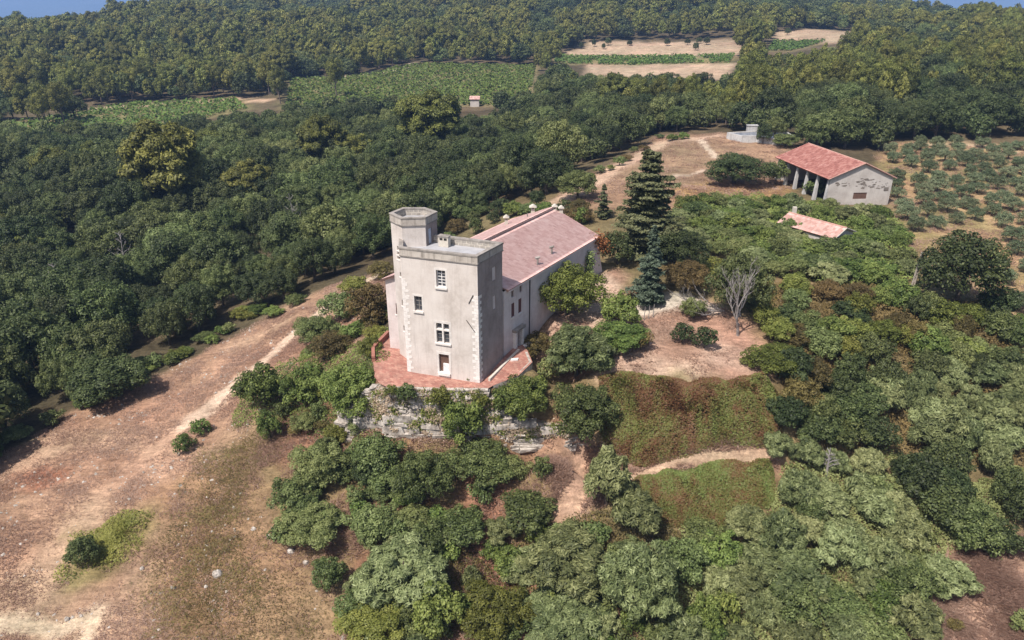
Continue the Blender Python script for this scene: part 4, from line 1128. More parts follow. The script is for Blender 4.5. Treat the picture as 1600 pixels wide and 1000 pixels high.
# coarser crowns for trees far away
add_kind('oak', 'far', 'lf_oak', 'bark', 3.6, 5.6, .4, 30, 1.15, 2200, .60, .7, 3, .2, 2)
add_kind('mid', 'far', 'lf_mid', 'bark', 3.6, 5.6, .4, 30, 1.1, 2200, .58, .7, 3, .2, 2)
add_kind('pine', 'far', 'lf_pine', 'bark_pine', 3.6, 7.2, 1.2, 24, 1.25, 2300, .66, .6, 4, .2, 3, flat=.68, lift=.2, fill=.1, ragged=.22)

def plant(kind, x, y, w, h, label, cat, group=None, name=None, z=None, cls=None, rz=None, simple=False):
    """stand one plant of the given crown width and height on the ground"""
    K = KINDS[kind]
    if cls is None:
        cls = 's' if w < 2.6 else ('m' if w < 5.2 else 'l')
        if cls not in K: cls = 'm' if 'm' in K else 'l'
    me, tm, rad, hh = random.choice(K[cls])
    z = float(hgt(np.array([x]), np.array([y]))[0]) if z is None else z
    e = empty(name or 'tree', (x, y, z - .05), random.uniform(0, 6.28) if rz is None else rz)
    sx = w / (2 * rad); e.scale = (sx * random.uniform(.94, 1.06), sx * random.uniform(.94, 1.06), h / hh)
    tag(e, label, cat, group)
    for nm, m in (('trunk', tm), ('crown', me)):
        o = bpy.data.objects.new(nm, m); col.objects.link(o); o.parent = e
    return e

def bbox_plant(kind, u0, v0, u1, v1, label, cat, group=None, name='shrub', zbase=None, hmin=.45, hmax=1.7, **kw):
    """a plant that fills the given frame of the picture, standing on the ground behind it"""
    uc, vc = (u0 + u1) / 2, (v0 + v1) / 2; h = 2.0
    for _ in range(3):
        x, y = march(uc, vc, h * .5); x, y = float(x[0]), float(y[0])
        z = float(hgt(np.array([x]), np.array([y]))[0]); _, _, Z = proj((x, y, z + h / 2))
        w = (u1 - u0) * Z / F_PX * 1.04
        th = math.atan2(CAM_H - z - h / 2, y)
        h = ((v1 - v0) * Z / F_PX - .55 * w * math.sin(th)) / math.cos(th)
        h = min(max(h, hmin * w), hmax * w)
    return plant(kind, x, y, w, h, label, cat, group, name, **kw)

# ---- single plants, each where the photograph shows it
SOLO = [
 ('leafy', 495, 558, 602, 662, 'bright green leafy shrub at the left front corner of the terrace'),
 ('leafy', 372, 560, 446, 645, 'tall leafy green bush between the dirt track and the terrace'),
 ('leafy', 438, 568, 508, 640, 'leafy green bush between two larger bushes left of the terrace'),
 ('leafy', 268, 672, 304, 710, 'lower half of the small green bush pair out in the dry field'),
 ('leafy', 296, 650, 328, 684, 'upper half of the small green bush pair out in the dry field'),
 ('leafy', 398, 636, 440, 690, 'narrow green bush at the dry field edge below the leafy bushes'),
 ('mid', 500, 450, 562, 506, 'blue green mound of creeper beside the dirt track, upper one'),
 ('mid', 458, 486, 530, 546, 'blue green mound of creeper beside the dirt track, lower one'),
 ('rust', 542, 436, 612, 516, 'tall yellowish olive shrub against the left house corner'),
 ('rust', 482, 512, 552, 562, 'low brownish bush above the leafy shrubs left of the terrace'),
 ('lime', 558, 522, 604, 562, 'pale green low bush outside the red brick parapet'),
 ('rust', 572, 404, 616, 440, 'dull brown green scrub beyond the left eaves of the house'),
 ('lime', 530, 425, 580, 470, 'yellowish scrub along the upper dirt track'),
 ('mid', 455, 684, 546, 770, 'dark leafy bush at the left foot of the rock face'),
 ('mid', 418, 738, 498, 806, 'dark leafy bush on the field edge under the rock face'),
 ('mid', 428, 782, 534, 860, 'broad dark bush lowest on the field edge'),
 ('mid', 548, 668, 628, 742, 'green bush hiding the left base of the rock face'),
 ('mid', 560, 716, 630, 770, 'low green bush in front of the left rock base'),
 ('mid', 610, 694, 704, 800, 'large rounded grey green bush below the rock face centre'),
 ('leafy', 688, 632, 752, 700, 'bright bush growing out of the middle of the rock face'),
 ('mid', 698, 680, 800, 764, 'broad green bush at the foot of the rock face'),
 ('mid', 772, 706, 828, 758, 'green bush right of the rock face centre with a bare stem'),
 ('mid', 830, 708, 864, 752, 'small upright bush at the right end of the rock face'),
 ('mid', 730, 744, 774, 792, 'small ball shaped bush on the bare slope'),
 ('mid', 782, 762, 872, 832, 'rounded bush above a dark hollow on the slope'),
 ('mid', 680, 786, 766, 852, 'flat topped bush in the middle of the slope'),
 ('mid', 540, 778, 622, 850, 'low spreading bush left on the slope'),
 ('grey', 560, 836, 696, 952, 'very large grey green bush mass low on the slope'),
 ('mid', 486, 866, 540, 925, 'isolated round bush on the dry lower field edge'),
 ('mid', 640, 806, 706, 872, 'grey green bush touching the large bush mass'),
 ('lime', 528, 930, 640, 1010, 'yellow green shrub at the bottom edge of the slope'),
 ('leafy', 636, 900, 724, 1000, 'bright green shrub at the bottom below the large mass'),
 ('lime', 715, 905, 832, 1010, 'yellow green shrub mass at the bottom centre'),
 ('leafy', 768, 848, 826, 905, 'small green tree between the grey green masses'),
 ('grey', 808, 814, 962, 940, 'large pale grey green tree on the lower slope centre'),
 ('grey', 812, 915, 950, 1020, 'grey green tree cut by the bottom edge centre'),
 ('grey', 940, 840, 1062, 990, 'tall grey green tree on the lower slope right of centre'),
 ('grey', 912, 690, 988, 802, 'grey green tree beside the pale path below the terrace'),
 ('grey', 950, 756, 1034, 836, 'grey green tree below the bramble bank'),
 ('grey', 846, 500, 958, 602, 'dense round grey green tree right of the house entrance'),
 ('mid', 856, 586, 966, 700, 'dense green tree at the bank below the round grey green tree'),
 ('rust', 812, 514, 864, 562, 'yellow brown shrub beside the paved ramp'),
 ('mid', 836, 556, 876, 600, 'small green bush between the ramp and the round tree'),
 ('lime', 834, 402, 938, 504, 'large yellow green tree in front of the farmhouse wall'),
 ('leafy', 934, 448, 1002, 520, 'light green tree in the yard beside the gravel drive'),
 ('leafy', 928, 496, 1012, 554, 'low green shrub at the edge of the dry yard'),
 ('rust', 982, 512, 1022, 552, 'small brownish shrub at the edge of the dry yard'),
 ('oak', 1050, 500, 1084, 540, 'small dark round bush in the dry yard, left of two'),
 ('oak', 1083, 506, 1120, 548, 'small dark round bush in the dry yard, right of two'),
 ('mid', 1062, 462, 1106, 502, 'small leafy tree beside the dead branches'),
 ('oak', 1108, 385, 1205, 505, 'dark tree behind the bleached dead tree'),
 ('oak', 938, 356, 992, 418, 'dark round tree behind the far end of the house'),
 ('oak', 1020, 352, 1104, 424, 'dark tree right of the blue green fir'),
 ('rust', 1036, 402, 1112, 462, 'yellow brown shrub between the fir and the dead tree'),
 ('rust', 878, 318, 930, 352, 'olive brown bush behind the house chimneys'),
 ('rust', 985, 305, 1010, 340, 'small brown bush beside the cedar'),
 ('mid', 870, 262, 936, 316, 'grey green bush at the path behind the house'),
 ('oak', 1100, 242, 1200, 286, 'low dark bush mass on the dry slope before the barn'),
 ('mid', 1196, 250, 1232, 290, 'dark green bush at the far end of the barn'),
 ('mid', 1258, 278, 1300, 310, 'bush standing inside the open side of the barn'),
 ('oak', 1442, 352, 1572, 492, 'large dark round tree at the edge of the olive grove'),
 ('oak', 1530, 440, 1590, 505, 'dark conical bush at the lower corner of the olive grove'),
 ('lime', 1165, 530, 1252, 592, 'yellow green bush at the right edge of the dry yard'),
 ('oak', 104, 834, 152, 886, 'dark green bush beside the herb patch in the dry field'),
 ('mid', 92, 532, 186, 622, 'grey green shrub at the wood edge above the dry field'),
 ('oak', 110, 545, 235, 640, 'dark shrub at the wood edge above the dry field'),
 ('oak', 1182, 192, 1206, 226, 'dark bush in front of the concrete basin'),
 ('mid', 1206, 208, 1250, 230, 'scrubby bush at the right end of the concrete basin'),
 ('grey', 1190, 668, 1240, 720, 'small pale bush at the right end of the bramble bank'),
 ('lime', 672, 606, 702, 640, 'small bright bush sprouting from the terrace wall top, right one'),
 ('mid', 622, 602, 652, 630, 'small dark bush sprouting from the terrace wall top, left one'),
 ('lime', 600, 604, 622, 622, 'tuft of green at the left end of the terrace wall'),
 ('lime', 738, 612, 762, 645, 'small bush at the right end of the terrace wall'),
]
for k in SOLO:
    kind, u0, v0, u1, v1, lab = k
    big = (u1 - u0) > 80
    if lab.startswith(('small bright bush sprouting', 'small dark bush sprouting', 'tuft of green', 'small bush at the right end', 'bright bush growing')):
        Y = 55.75 if 'middle' not in lab else 54.9
        p = aty((u0 + u1) / 2, v1 - (v1 - v0) * .2, Y); w = (u1 - u0) * 66 / F_PX * 1.1
        plant(kind, p.x, p.y, w, (v1 - v0) * 66 / F_PX, lab, 'bush', None, 'wall_shrub', z=p.z)
    else:
        bbox_plant(kind, u0, v0, u1, v1, lab, 'tree' if ' tree' in lab else 'bush', None, 'tree' if ' tree' in lab else 'bush')

plant('leafy', .9, 57.0, 5.4, 4.0, 'bright leafy bush hanging over the wall right of the tower', 'bush', None, 'bush', z=-3.2)
plant('leafy', -1.0, 56.2, 2.4, 2.2, 'small leafy bush at the terrace corner below the kerb', 'bush', None, 'bush', z=-1.9)
pw = atz(734, 594, 0.0); plant('lime', pw.x, pw.y - .05, .55, .5, 'small green weed at the foot of the tower corner', 'weed', None, 'weed', z=.02)
# ---- stands: many of a kind filling an area of the picture
def stand(kinds, poly, step, wr, hr, label, cat, group, name, avoid=(), seed=3, cls=None, dzf=.5):
    g = np.random.default_rng(seed)
    xs = [p[0] for p in poly]; ys = [p[1] for p in poly]; n = 0
    v = min(ys); row = 0; rank = 0
    ORD = ('first', 'second', 'third', 'fourth', 'fifth', 'sixth', 'seventh', 'eighth', 'ninth', 'tenth', 'eleventh', 'twelfth', 'thirteenth', 'fourteenth')
    while v < max(ys):
        inrow = 0
        st = step * (.45 + .55 * (v - 150) / 700) if step > 0 else -step
        u = min(xs) + (row % 2) * st * .5
        while u < max(xs):
            uu, vv = u + g.normal(0, st * .22), v + g.normal(0, st * .16)
            u += st
            if not in_poly(np.array([uu]), np.array([vv]), poly)[0]: continue
            if any(in_poly(np.array([uu]), np.array([vv]), a)[0] for a in avoid): continue
            w = g.uniform(*wr); h = g.uniform(*hr)
            x, y = march(uu, vv, h * dzf)
            kd = kinds[int(g.integers(len(kinds)))]
            lb = label[kd] if isinstance(label, dict) else label
            plant(kd, float(x[0]), float(y[0]), w, h, '%s, %s in %s rank' % (lb, ORD[min(inrow, 13)], ORD[min(rank, 13)]), cat, group, name, cls=cls); n += 1; inrow += 1
        v += st * .62; row += 1; rank += 1 if inrow else 0
    return n

SHED_CLEAR = [(1222, 330), (1250, 326), (1340, 354), (1340, 366), (1300, 376), (1232, 350)]
BARN_CLEAR = [(1210, 300), (1290, 312), (1300, 322), (1385, 328), (1400, 250), (1210, 225)]
c1 = stand(['leafy', 'grey', 'leafy', 'mid', 'grey'], [(1055, 325), (1100, 303), (1200, 312), (1290, 316), (1395, 332), (1430, 392), (1425, 432), (1350, 425), (1290, 435), (1210, 425), (1130, 395), (1060, 360)], 44, (2.8, 5.0), (1.7, 2.9),
      {'mid': 'grey green tree in the thicket around the shed', 'leafy': 'fresh green tree in the thicket around the shed', 'grey': 'pale tree in the thicket around the shed'}, 'tree', 'thicket trees around the shed', 'thicket_tree', [SHED_CLEAR, BARN_CLEAR], 3)
c2 = stand(['oak', 'mid', 'leafy', 'lime', 'mid', 'rust'], [(1200, 445), (1290, 440), (1420, 450), (1480, 470), (1600, 510), (1620, 590), (1480, 580), (1380, 555), (1260, 545), (1190, 500)], 58, (2.8, 4.8), (2.2, 3.6),
      {'oak': 'dark tree in scrub right of the dead tree', 'rust': 'brownish shrub in scrub right of the dead tree', 'lime': 'yellow green shrub in scrub right of the dead tree', 'mid': 'green shrub in scrub right of the dead tree', 'leafy': 'fresh green shrub in scrub right of the dead tree'}, 'tree', 'mixed scrub right of the yard', 'scrub_tree', (), 4)
c3 = stand(['oak', 'oak', 'mid', 'oak', 'mid', 'rust'], [(1215, 570), (1300, 555), (1400, 570), (1385, 640), (1380, 690), (1260, 690), (1225, 640)], 60, (3.0, 4.8), (2.6, 4.0),
      {'oak': 'dark tree in the clump beside the brambles', 'rust': 'browning tree in the clump beside the brambles', 'mid': 'green tree in the clump beside the brambles'}, 'tree', 'shady clump beside the brambles', 'tree', (), 5)
c4 = stand(['grey'], [(1370, 580), (1460, 560), (1620, 580), (1620, 700), (1540, 730), (1450, 690), (1380, 640)], 60, (2.6, 4.8), (2.2, 4.0),
      'pale ash green tree in the right edge stand', 'tree', 'pale stand at the right edge', 'ash_tree', (), 6)
c5 = stand(['oak', 'oak', 'mid'], [(1390, 700), (1450, 705), (1540, 740), (1620, 720), (1620, 850), (1510, 880), (1440, 800)], 62, (3.0, 5.2), (2.6, 4.2),
      {'oak': 'dark green tree between the two pale stands', 'mid': 'mid green tree between the two pale stands'}, 'tree', 'dark hollow on the right slope', 'tree', (), 7)
c6 = stand(['grey', 'grey', 'mid', 'grey', 'grey', 'leafy'], [(1215, 720), (1300, 695), (1360, 720), (1430, 810), (1490, 880), (1440, 1010), (1040, 1020), (1040, 880), (1080, 830), (1190, 800)], 60, (2.4, 4.6), (1.9, 3.8),
      {'grey': 'pale grey green tree in the lower right stand', 'mid': 'darker green tree in the lower right stand', 'rust': 'browning shrub in the lower right stand', 'leafy': 'fresh green tree in the lower right stand'}, 'tree', 'pale stand on the lower slope', 'ash_tree', (), 8)
c7 = stand(['rust', 'mid', 'rust'], [(1450, 960), (1620, 920), (1620, 1020), (1440, 1020)], 80, (1.2, 2.4), (.7, 1.3), {'rust': 'low brown scrub in the bottom right corner', 'mid': 'low green scrub in the bottom right corner'}, 'bush', 'scrub in the bottom right corner', 'scrub_bush', (), 9)
c8 = stand(['mid', 'rust', 'mid', 'oak', 'leafy'], [(612, 398), (650, 375), (690, 345), (700, 322), (760, 312), (850, 308), (905, 318), (925, 345), (880, 335), (825, 330), (760, 352), (690, 375)], 44, (2.2, 4.2), (1.6, 3.0),
      {'mid': 'grey green bush behind the farmhouse roof', 'rust': 'browning bush behind the farmhouse roof', 'oak': 'dark bush behind the farmhouse roof', 'leafy': 'fresh green bush behind the farmhouse roof'}, 'bush', 'bushes behind the farmhouse', 'bush', (), 10)
c9 = stand(['leafy', 'lime', 'mid'], [(-20, 715), (60, 672), (140, 630), (220, 585), (300, 548), (380, 510), (450, 475), (500, 448), (510, 440), (440, 455), (360, 495), (270, 540), (200, 575), (120, 618), (40, 660), (-20, 690)], 34, (1.6, 3.2), (.9, 1.8),
      {'leafy': 'low green bush along the wood edge by the field', 'lime': 'low yellow green bush along the wood edge by the field', 'mid': 'low grey green bush along the wood edge by the field'}, 'bush', 'low bushes along the wood edge', 'bush', (), 11)
c10 = stand(['mid', 'leafy', 'rust'], [(440, 640), (500, 640), (545, 670), (540, 690), (450, 690), (425, 665)], 60, (1.2, 2.2), (.7, 1.3), {'mid': 'small green bush on the bank left of the rock face', 'leafy': 'small bright bush on the bank left of the rock face', 'rust': 'small brown bush on the bank left of the rock face'}, 'bush', 'small bushes left of the rock face', 'bush', (), 12)
c11 = stand(['mid', 'grey', 'mid', 'leafy'], [(540, 800), (640, 770), (700, 800), (790, 820), (930, 810), (1040, 870), (1040, 1020), (540, 1020), (520, 930), (560, 860)], 54, (1.8, 3.4), (1.4, 2.5),
      {'mid': 'green bush on the lower centre slope', 'grey': 'grey green bush on the lower centre slope', 'leafy': 'bright bush on the lower centre slope'}, 'bush', 'bushes on the lower centre slope', 'bush', (), 13)
c12 = stand(['mid', 'mid', 'oak'], [(430, 760), (470, 700), (560, 690), (640, 720), (640, 780), (540, 790), (540, 850), (440, 850)], 50, (1.8, 3.2), (1.4, 2.4),
      {'mid': 'green bush crowding the slope below the rock', 'oak': 'dark bush crowding the slope below the rock'}, 'bush', 'bushes below the left rock', 'bush', (), 14)
c13 = stand(['leafy', 'mid', 'lime'], [(385, 600), (440, 575), (520, 580), (590, 600), (590, 660), (540, 690), (470, 660), (400, 670)], 62, (1.6, 3.0), (1.2, 2.2),
      {'leafy': 'leafy bush in the cluster left of the terrace', 'mid': 'darker bush in the cluster left of the terrace', 'lime': 'yellow green bush in the cluster left of the terrace'}, 'bush', 'bush cluster left of the terrace', 'bush', (), 15)
c14 = stand(['mid', 'rust', 'leafy'], [(880, 302), (940, 258), (1020, 212), (1060, 203), (1130, 200), (1130, 208), (1060, 213), (1025, 222), (950, 268), (890, 312)], 40, (1.6, 3.0), (1.0, 1.8),
      {'mid': 'grey green bush lining the path behind the house', 'rust': 'brown bush lining the path behind the house', 'leafy': 'green bush lining the path behind the house'}, 'bush', 'bushes lining the back path', 'bush', (), 16)
c15 = stand(['mid', 'leafy', 'lime', 'mid'], [(445, 560), (470, 510), (520, 470), (560, 440), (600, 440), (606, 500), (570, 545), (500, 565)], 58, (1.6, 3.2), (.9, 1.7),
      {'mid': 'blue green bush on the bank left of the house', 'leafy': 'fresh green bush on the bank left of the house', 'lime': 'yellow green bush on the bank left of the house'}, 'bush', 'bushes on the left bank', 'bush', (), 17)
gb = random.Random(8)
for k in range(14):
    t = .06 + .94 * (k + gb.random() * .7) / 14; d_ = gb.uniform(4.5, 9.0); q = hL.p(hL.len * (1 - t), 0, d_)
    plant(gb.choice(['mid', 'rust', 'leafy']), q[0], q[1], gb.uniform(2.2, 3.6), gb.uniform(1.2, 2.0), 'bush on the hidden side of the farmhouse, %s from the tower' % ('first', 'second', 'third', 'fourth', 'fifth', 'sixth', 'seventh', 'eighth', 'ninth', 'tenth', 'eleventh', 'twelfth', 'thirteenth', 'fourteenth')[k], 'bush', 'bushes along the hidden house side', 'bush')
print('stands', c1, c2, c3, c4, c5, c6, c7, c8, c9, c10)

# ---- olive grove in loose rows
gp = wpoly([(1402, 330), (1380, 246), (1430, 224), (1640, 232), (1690, 560), (1600, 535), (1450, 410)])
mnx, mxx = min(p[0] for p in gp), max(p[0] for p in gp); mny, mxy = min(p[1] for p in gp), max(p[1] for p in gp)
OL = []
ca, sa = math.cos(R(28)), math.sin(R(28)); no = 0
cxg, cyg = (mnx + mxx) / 2, (mny + mxy) / 2
for i in range(-18, 19):
    for j in range(-24, 25):
        if random.random() < .08: continue
        a, b = i * 4.9 + random.uniform(-.5, .5), j * 4.1 + random.uniform(-.5, .5)
        x, y = cxg + a * ca - b * sa, cyg + a * sa + b * ca
        if not in_poly(np.array([x]), np.array([y]), gp)[0]: continue
        z = float(hgt(np.array([x]), np.array([y]))[0]); u, v, _ = proj((x, y, z + 1))
        if u > 1700 or in_poly(np.array([u]), np.array([v]), [(1448, 352), (1562, 352), (1562, 468), (1448, 480)])[0] or in_poly(np.array([u]), np.array([v]), BARN_CLEAR)[0]: continue
        OL.append((i, j, x, y)); no += 1
ORDW = ['first', 'second', 'third', 'fourth', 'fifth', 'sixth', 'seventh', 'eighth', 'ninth', 'tenth', 'eleventh', 'twelfth', 'thirteenth', 'fourteenth', 'fifteenth', 'sixteenth', 'seventeenth', 'eighteenth', 'nineteenth', 'twentieth'] + ['last'] * 30
rows_ = sorted({o[0] for o in OL})
for i, j, x, y in OL:
    line = sorted(o[1] for o in OL if o[0] == i)
    plant('olive', x, y, random.uniform(2.4, 3.7), random.uniform(1.9, 2.6), '%s olive tree from the near end of the %s grove row from the barn' % (ORDW[line.index(j)], ORDW[rows_.index(i)]), 'olive tree', 'olive trees in the grove', 'olive_tree')
print('olives', no)

# ---- conifers with tiers of boughs
def tiered(name, mat, seed, H, rad, tiers, per, leaf, aspect, n_leaf, base, taper=1.0, plate=.22, up=.0, gap=.5):
    g = np.random.default_rng(seed); P, Nn, S = [], [], []
    boughs = []
    for t in range(tiers):
        for k in range(per):
            f = min(.985, (t + g.uniform(0, 1.0)) / tiers); z = base + (H - base) * f
            Rr = rad * (1 - f) ** taper * (.82 + .18 * math.sin(f * 17 + seed)) + .12
            a = 2 * math.pi * (k + g.random() * .8) / per + t * .7; L = Rr * g.uniform(.45, 1.15)
            d = np.array([math.cos(a), math.sin(a), 0]); boughs.append(((0, 0, z - .15 * L), tuple(d * L * .95 + np.array([0, 0, z + up * L]))))
            n = int(n_leaf * L / (rad * tiers * per) * 1.6) + 6
            s = g.uniform(.12, 1, n) ** .75; w = (1 - .55 * s) * L * .42 * g.normal(0, .6, n)
            side = np.array([-d[1], d[0], 0])
            p = d[None] * (s * L)[:, None] + side[None] * w[:, None]; p[:, 2] = z + up * s * L - plate * np.abs(w) * .6 + g.normal(0, .06, n) - .12 * (s * L) * gap
            P.append(p); nn = np.tile(np.array([0, 0, 1.1]), (n, 1)) + d[None] * .35; Nn.append(nn); S.append(np.clip(.32 + .28 * s + g.normal(0, .12, n), .02, .98))
    P, Nn, S = np.concatenate(P), np.concatenate(Nn), np.concatenate(S)
    v, q = leaves(P, Nn, leaf, aspect, g)
    me = np_mesh('crown', v, q, attrs={'tint': np.repeat(S, 4)}); me.materials.append(M[mat])
    mb = MB(); mb.tube([(0, 0, -.4), (0, 0, H * .5), (0, 0, H * .97)], [rad * .075 + .05, rad * .05 + .03, .02], 7)
    for a, b in boughs[::2]: mb.tube([a, b], [.05, .012], 4)
    tm = mb.mesh('trunk'); tm.materials.append(M['bark'])
    return me, tm

def conifer(mat, u, vbase, vtop, wpx, label, name, seed, **kw):
    x, y = march(u, vbase); x, y = float(x[0]), float(y[0]); z = float(hgt(np.array([x]), np.array([y]))[0]); _, _, Z = proj((x, y, z))
    H = aty(u, vtop, y).z - z; rad = wpx * Z / F_PX / 2
    me, tm = tiered(name, mat, seed, H, rad, **kw)
    e = empty(name, (x, y, z)); tag(e, label, 'tree')
    for nm, m in (('trunk', tm), ('crown', me)):
        o = bpy.data.objects.new(nm, m); col.objects.link(o); o.parent = e
conifer('lf_cedar', 1006, 396, 234, 134, 'tall dark spreading cedar behind the farmhouse yard', 'cedar_tree', 3, tiers=22, per=9, leaf=.40, aspect=.5, n_leaf=60000, base=.3, taper=.5, up=.10, gap=.2)
conifer('lf_fir', 1013, 474, 352, 78, 'blue green conical fir beside the gravel drive', 'fir_tree', 5, tiers=16, per=10, leaf=.28, aspect=.5, n_leaf=24000, base=.3, taper=.85, up=-.08)
conifer('lf_cedar', 942, 342, 288, 36, 'small dark conifer between the house and the cedar', 'conifer', 6, tiers=9, per=7, leaf=.26, aspect=.5, n_leaf=9000, base=.3, taper=.7)

# ---- dead tree, fallen branches
def dead_tree():
    g = random.Random(4)
    x, y = march(1153, 524); x, y = float(x[0]), float(y[0]); z = float(hgt(np.array([x]), np.array([y]))[0]); H = aty(1150, 386, y).z - z
    e = empty('dead_tree', (x, y, z)); tag(e, 'bleached leafless dead tree at the back of the dry yard', 'tree')
    trunk = MB(); limbs = MB(); 
    def grow(mb, p, d, L, r, depth):
        pts = [p]; q = p.copy(); dd = d.copy()
        for k in range(4):
            dd = (dd + Vector((g.uniform(-.2, .2), g.uniform(-.2, .2), g.uniform(-.08, .16)))).normalized(); q = q + dd * (L / 4); pts.append(q.copy())
        mb.tube([tuple(t) for t in pts], [r, r * .86, r * .7, r * .55, r * .4], 5 if depth else 7)
        if depth >= 4: return
        for k in range(4 if depth < 2 else 3):
            t = g.uniform(.35, 1.0); i = min(3, int(t * 4)); s = pts[i].lerp(pts[i + 1], t * 4 - i if t < 1 else 1)
            a = g.uniform(0, 6.28); side = Vector((math.cos(a), math.sin(a), g.uniform(.0, .8))).normalized()
            grow(limbs, s, (dd * .85 + side * .6 + Vector((0, 0, .25))).normalized(), L * g.uniform(.40, .60), max(.010, r * .48), depth + 1)
    grow(trunk, Vector((0, 0, -.3)), Vector((-.06, 0, 1)), H * .55, .15, 0)
    for k in range(3): grow(limbs, Vector((0, 0, H * (.12 + .1 * k))), Vector((-.7 + .5 * k, .1, .9)).normalized(), H * .36, .075, 1)
    me = trunk.mesh('trunk'); me.materials.append(M['dead_wood']); o = bpy.data.objects.new('trunk', me); col.objects.link(o); o.parent = e
    me = limbs.mesh('branches'); me.materials.append(M['dead_wood']); o = bpy.data.objects.new('branches', me); col.objects.link(o); o.parent = e
    # a fallen bough left of it
    x, y = march(1108, 490); x, y = float(x[0]), float(y[0]); z = float(hgt(np.array([x]), np.array([y]))[0])
    e2 = empty('fallen_bough', (x, y, z)); tag(e2, 'bleached fallen bough lying left of the dead tree', 'branch')
    limbs = MB()
    trunk = MB()
    for k in range(6):
        grow(trunk, Vector((1.6 - .3 * k, 0, .25)), Vector((-1, g.uniform(-.6, .6), g.uniform(.05, .45))).normalized(), g.uniform(2.2, 3.6), .07, 2)
    trunk.v += [] 
    b0 = len(trunk.v); trunk.v += limbs.v; trunk.f += [tuple(i + b0 for i in f) for f in limbs.f]
    me = trunk.mesh('branches'); me.materials.append(M['dead_wood']); o = bpy.data.objects.new('branches', me); col.objects.link(o); o.parent = e2
dead_tree()

def snag(u, v, hpx, seed, label):
    g = random.Random(seed); x, y = march(u, v); x, y = float(x[0]), float(y[0]); z = float(hgt(np.array([x]), np.array([y]))[0]); _, _, Z = proj((x, y, z)); H = hpx * Z / F_PX
    e = empty('dead_tree', (x, y, z)); tag(e, label, 'tree'); t, br = MB(), MB()
    top = Vector((g.uniform(-.1, .1) * H, 0, H)); t.tube([(0, 0, -.3), tuple(top * .5), tuple(top)], [.14, .1, .03], 6)
    for k in range(16):
        f = g.uniform(.35, .98); p = top * f; a = g.uniform(0, 6.28); L = H * g.uniform(.12, .32) * (1.25 - f)
        q = p + Vector((math.cos(a) * L, math.sin(a) * L, L * g.uniform(.3, 1.1))); br.tube([tuple(p), tuple(p.lerp(q, .5) + Vector((0, 0, .1))), tuple(q)], [.05, .035, .012], 5)
        for j in range(3):
            b = g.uniform(0, 6.28); w = p.lerp(q, g.uniform(.4, 1)); l2 = L * .5; br.tube([tuple(w), (w.x + math.cos(b) * l2, w.y + math.sin(b) * l2, w.z + l2 * .7)], [.025, .008], 4)
    for nm, m in (('trunk', t), ('branches', br)):
        me = m.mesh(nm); me.materials.append(M['dead_wood']); o = bpy.data.objects.new(nm, me); col.objects.link(o); o.parent = e
snag(470, 395, 95, 1, 'bare grey dead tree in the wood left of the tower turret')
snag(198, 440, 80, 2, 'bare grey dead tree below the big pine in the left wood')
snag(108, 490, 80, 3, 'bare grey dead tree near the left picture edge of the wood')
snag(1290, 750, 60, 4, 'bare grey dead shrub between the pale stands on the right')
# ---- sapling stakes
x, y = march(1012, 497); 
for k, (du, lab) in enumerate(((0, 'thin wooden stake beside the young tree, left one'), (7, 'thin wooden stake beside the young tree, middle one'), (14, 'thin wooden stake beside the young tree, right one'))):
    x, y = march(1006 + du, 500 - k * 2); x, y = float(x[0]), float(y[0]); z = float(hgt(np.array([x]), np.array([y]))[0])
    mb = MB(); mb.tube([(0, 0, -.3), (.03, 0, .7), (.05, .02, 1.5)], [.05, .045, .03], 6); me = mb.mesh('stake'); me.materials.append(M['grey_wood'])
    o = bpy.data.objects.new('stake', me); o.location = (x, y, z); col.objects.link(o); tag(o, lab, 'stake')

# ---- creepers on the house
def creeper(name, mat, pts, n, label, size, spread, seed):
    g = np.random.default_rng(seed); P = []
    for k in range(n):
        t = g.random() * (len(pts) - 1); i = int(t); p = np.array(pts[i]) * (1 - t + i) + np.array(pts[i + 1]) * (t - i); P.append(p + g.normal(0, 1, 3) * np.array(spread))
    P = np.array(P); v, q = leaves(P, np.tile(np.array([.4, -.5, .8]), (n, 1)), size, .7, g)
    me = np_mesh(name, v, q, attrs={'tint': np.repeat(np.clip(g.normal(.5, .2, n), 0, 1), 4)}); me.materials.append(M[mat])
    o = bpy.data.objects.new(name, me); col.objects.link(o); tag(o, label, 'creeper')
b_ = Vector(hR.p(hR.len, 0, .25)); c_ = Vector(hR.p(hR.len - 2.4, 0, .3))
creeper('red_creeper', 'lf_red', [(b_.x - .2, b_.y - .4, 7.3), (b_.x + .3, b_.y + .3, 6.6), (b_.x + .5, b_.y + .8, 5.4)], 700, 'rust red creeper spilling over the far corner of the house roof', .22, (.4, .45, .4), 1)
creeper('green_creeper', 'lf_mid', [(c_.x, c_.y, 2.6), (c_.x, c_.y, 4.2), (c_.x + .1, c_.y + .1, 6.0)], 900, 'green creeper climbing the farmhouse wall near its far end', .22, (.3, .4, .4), 2)

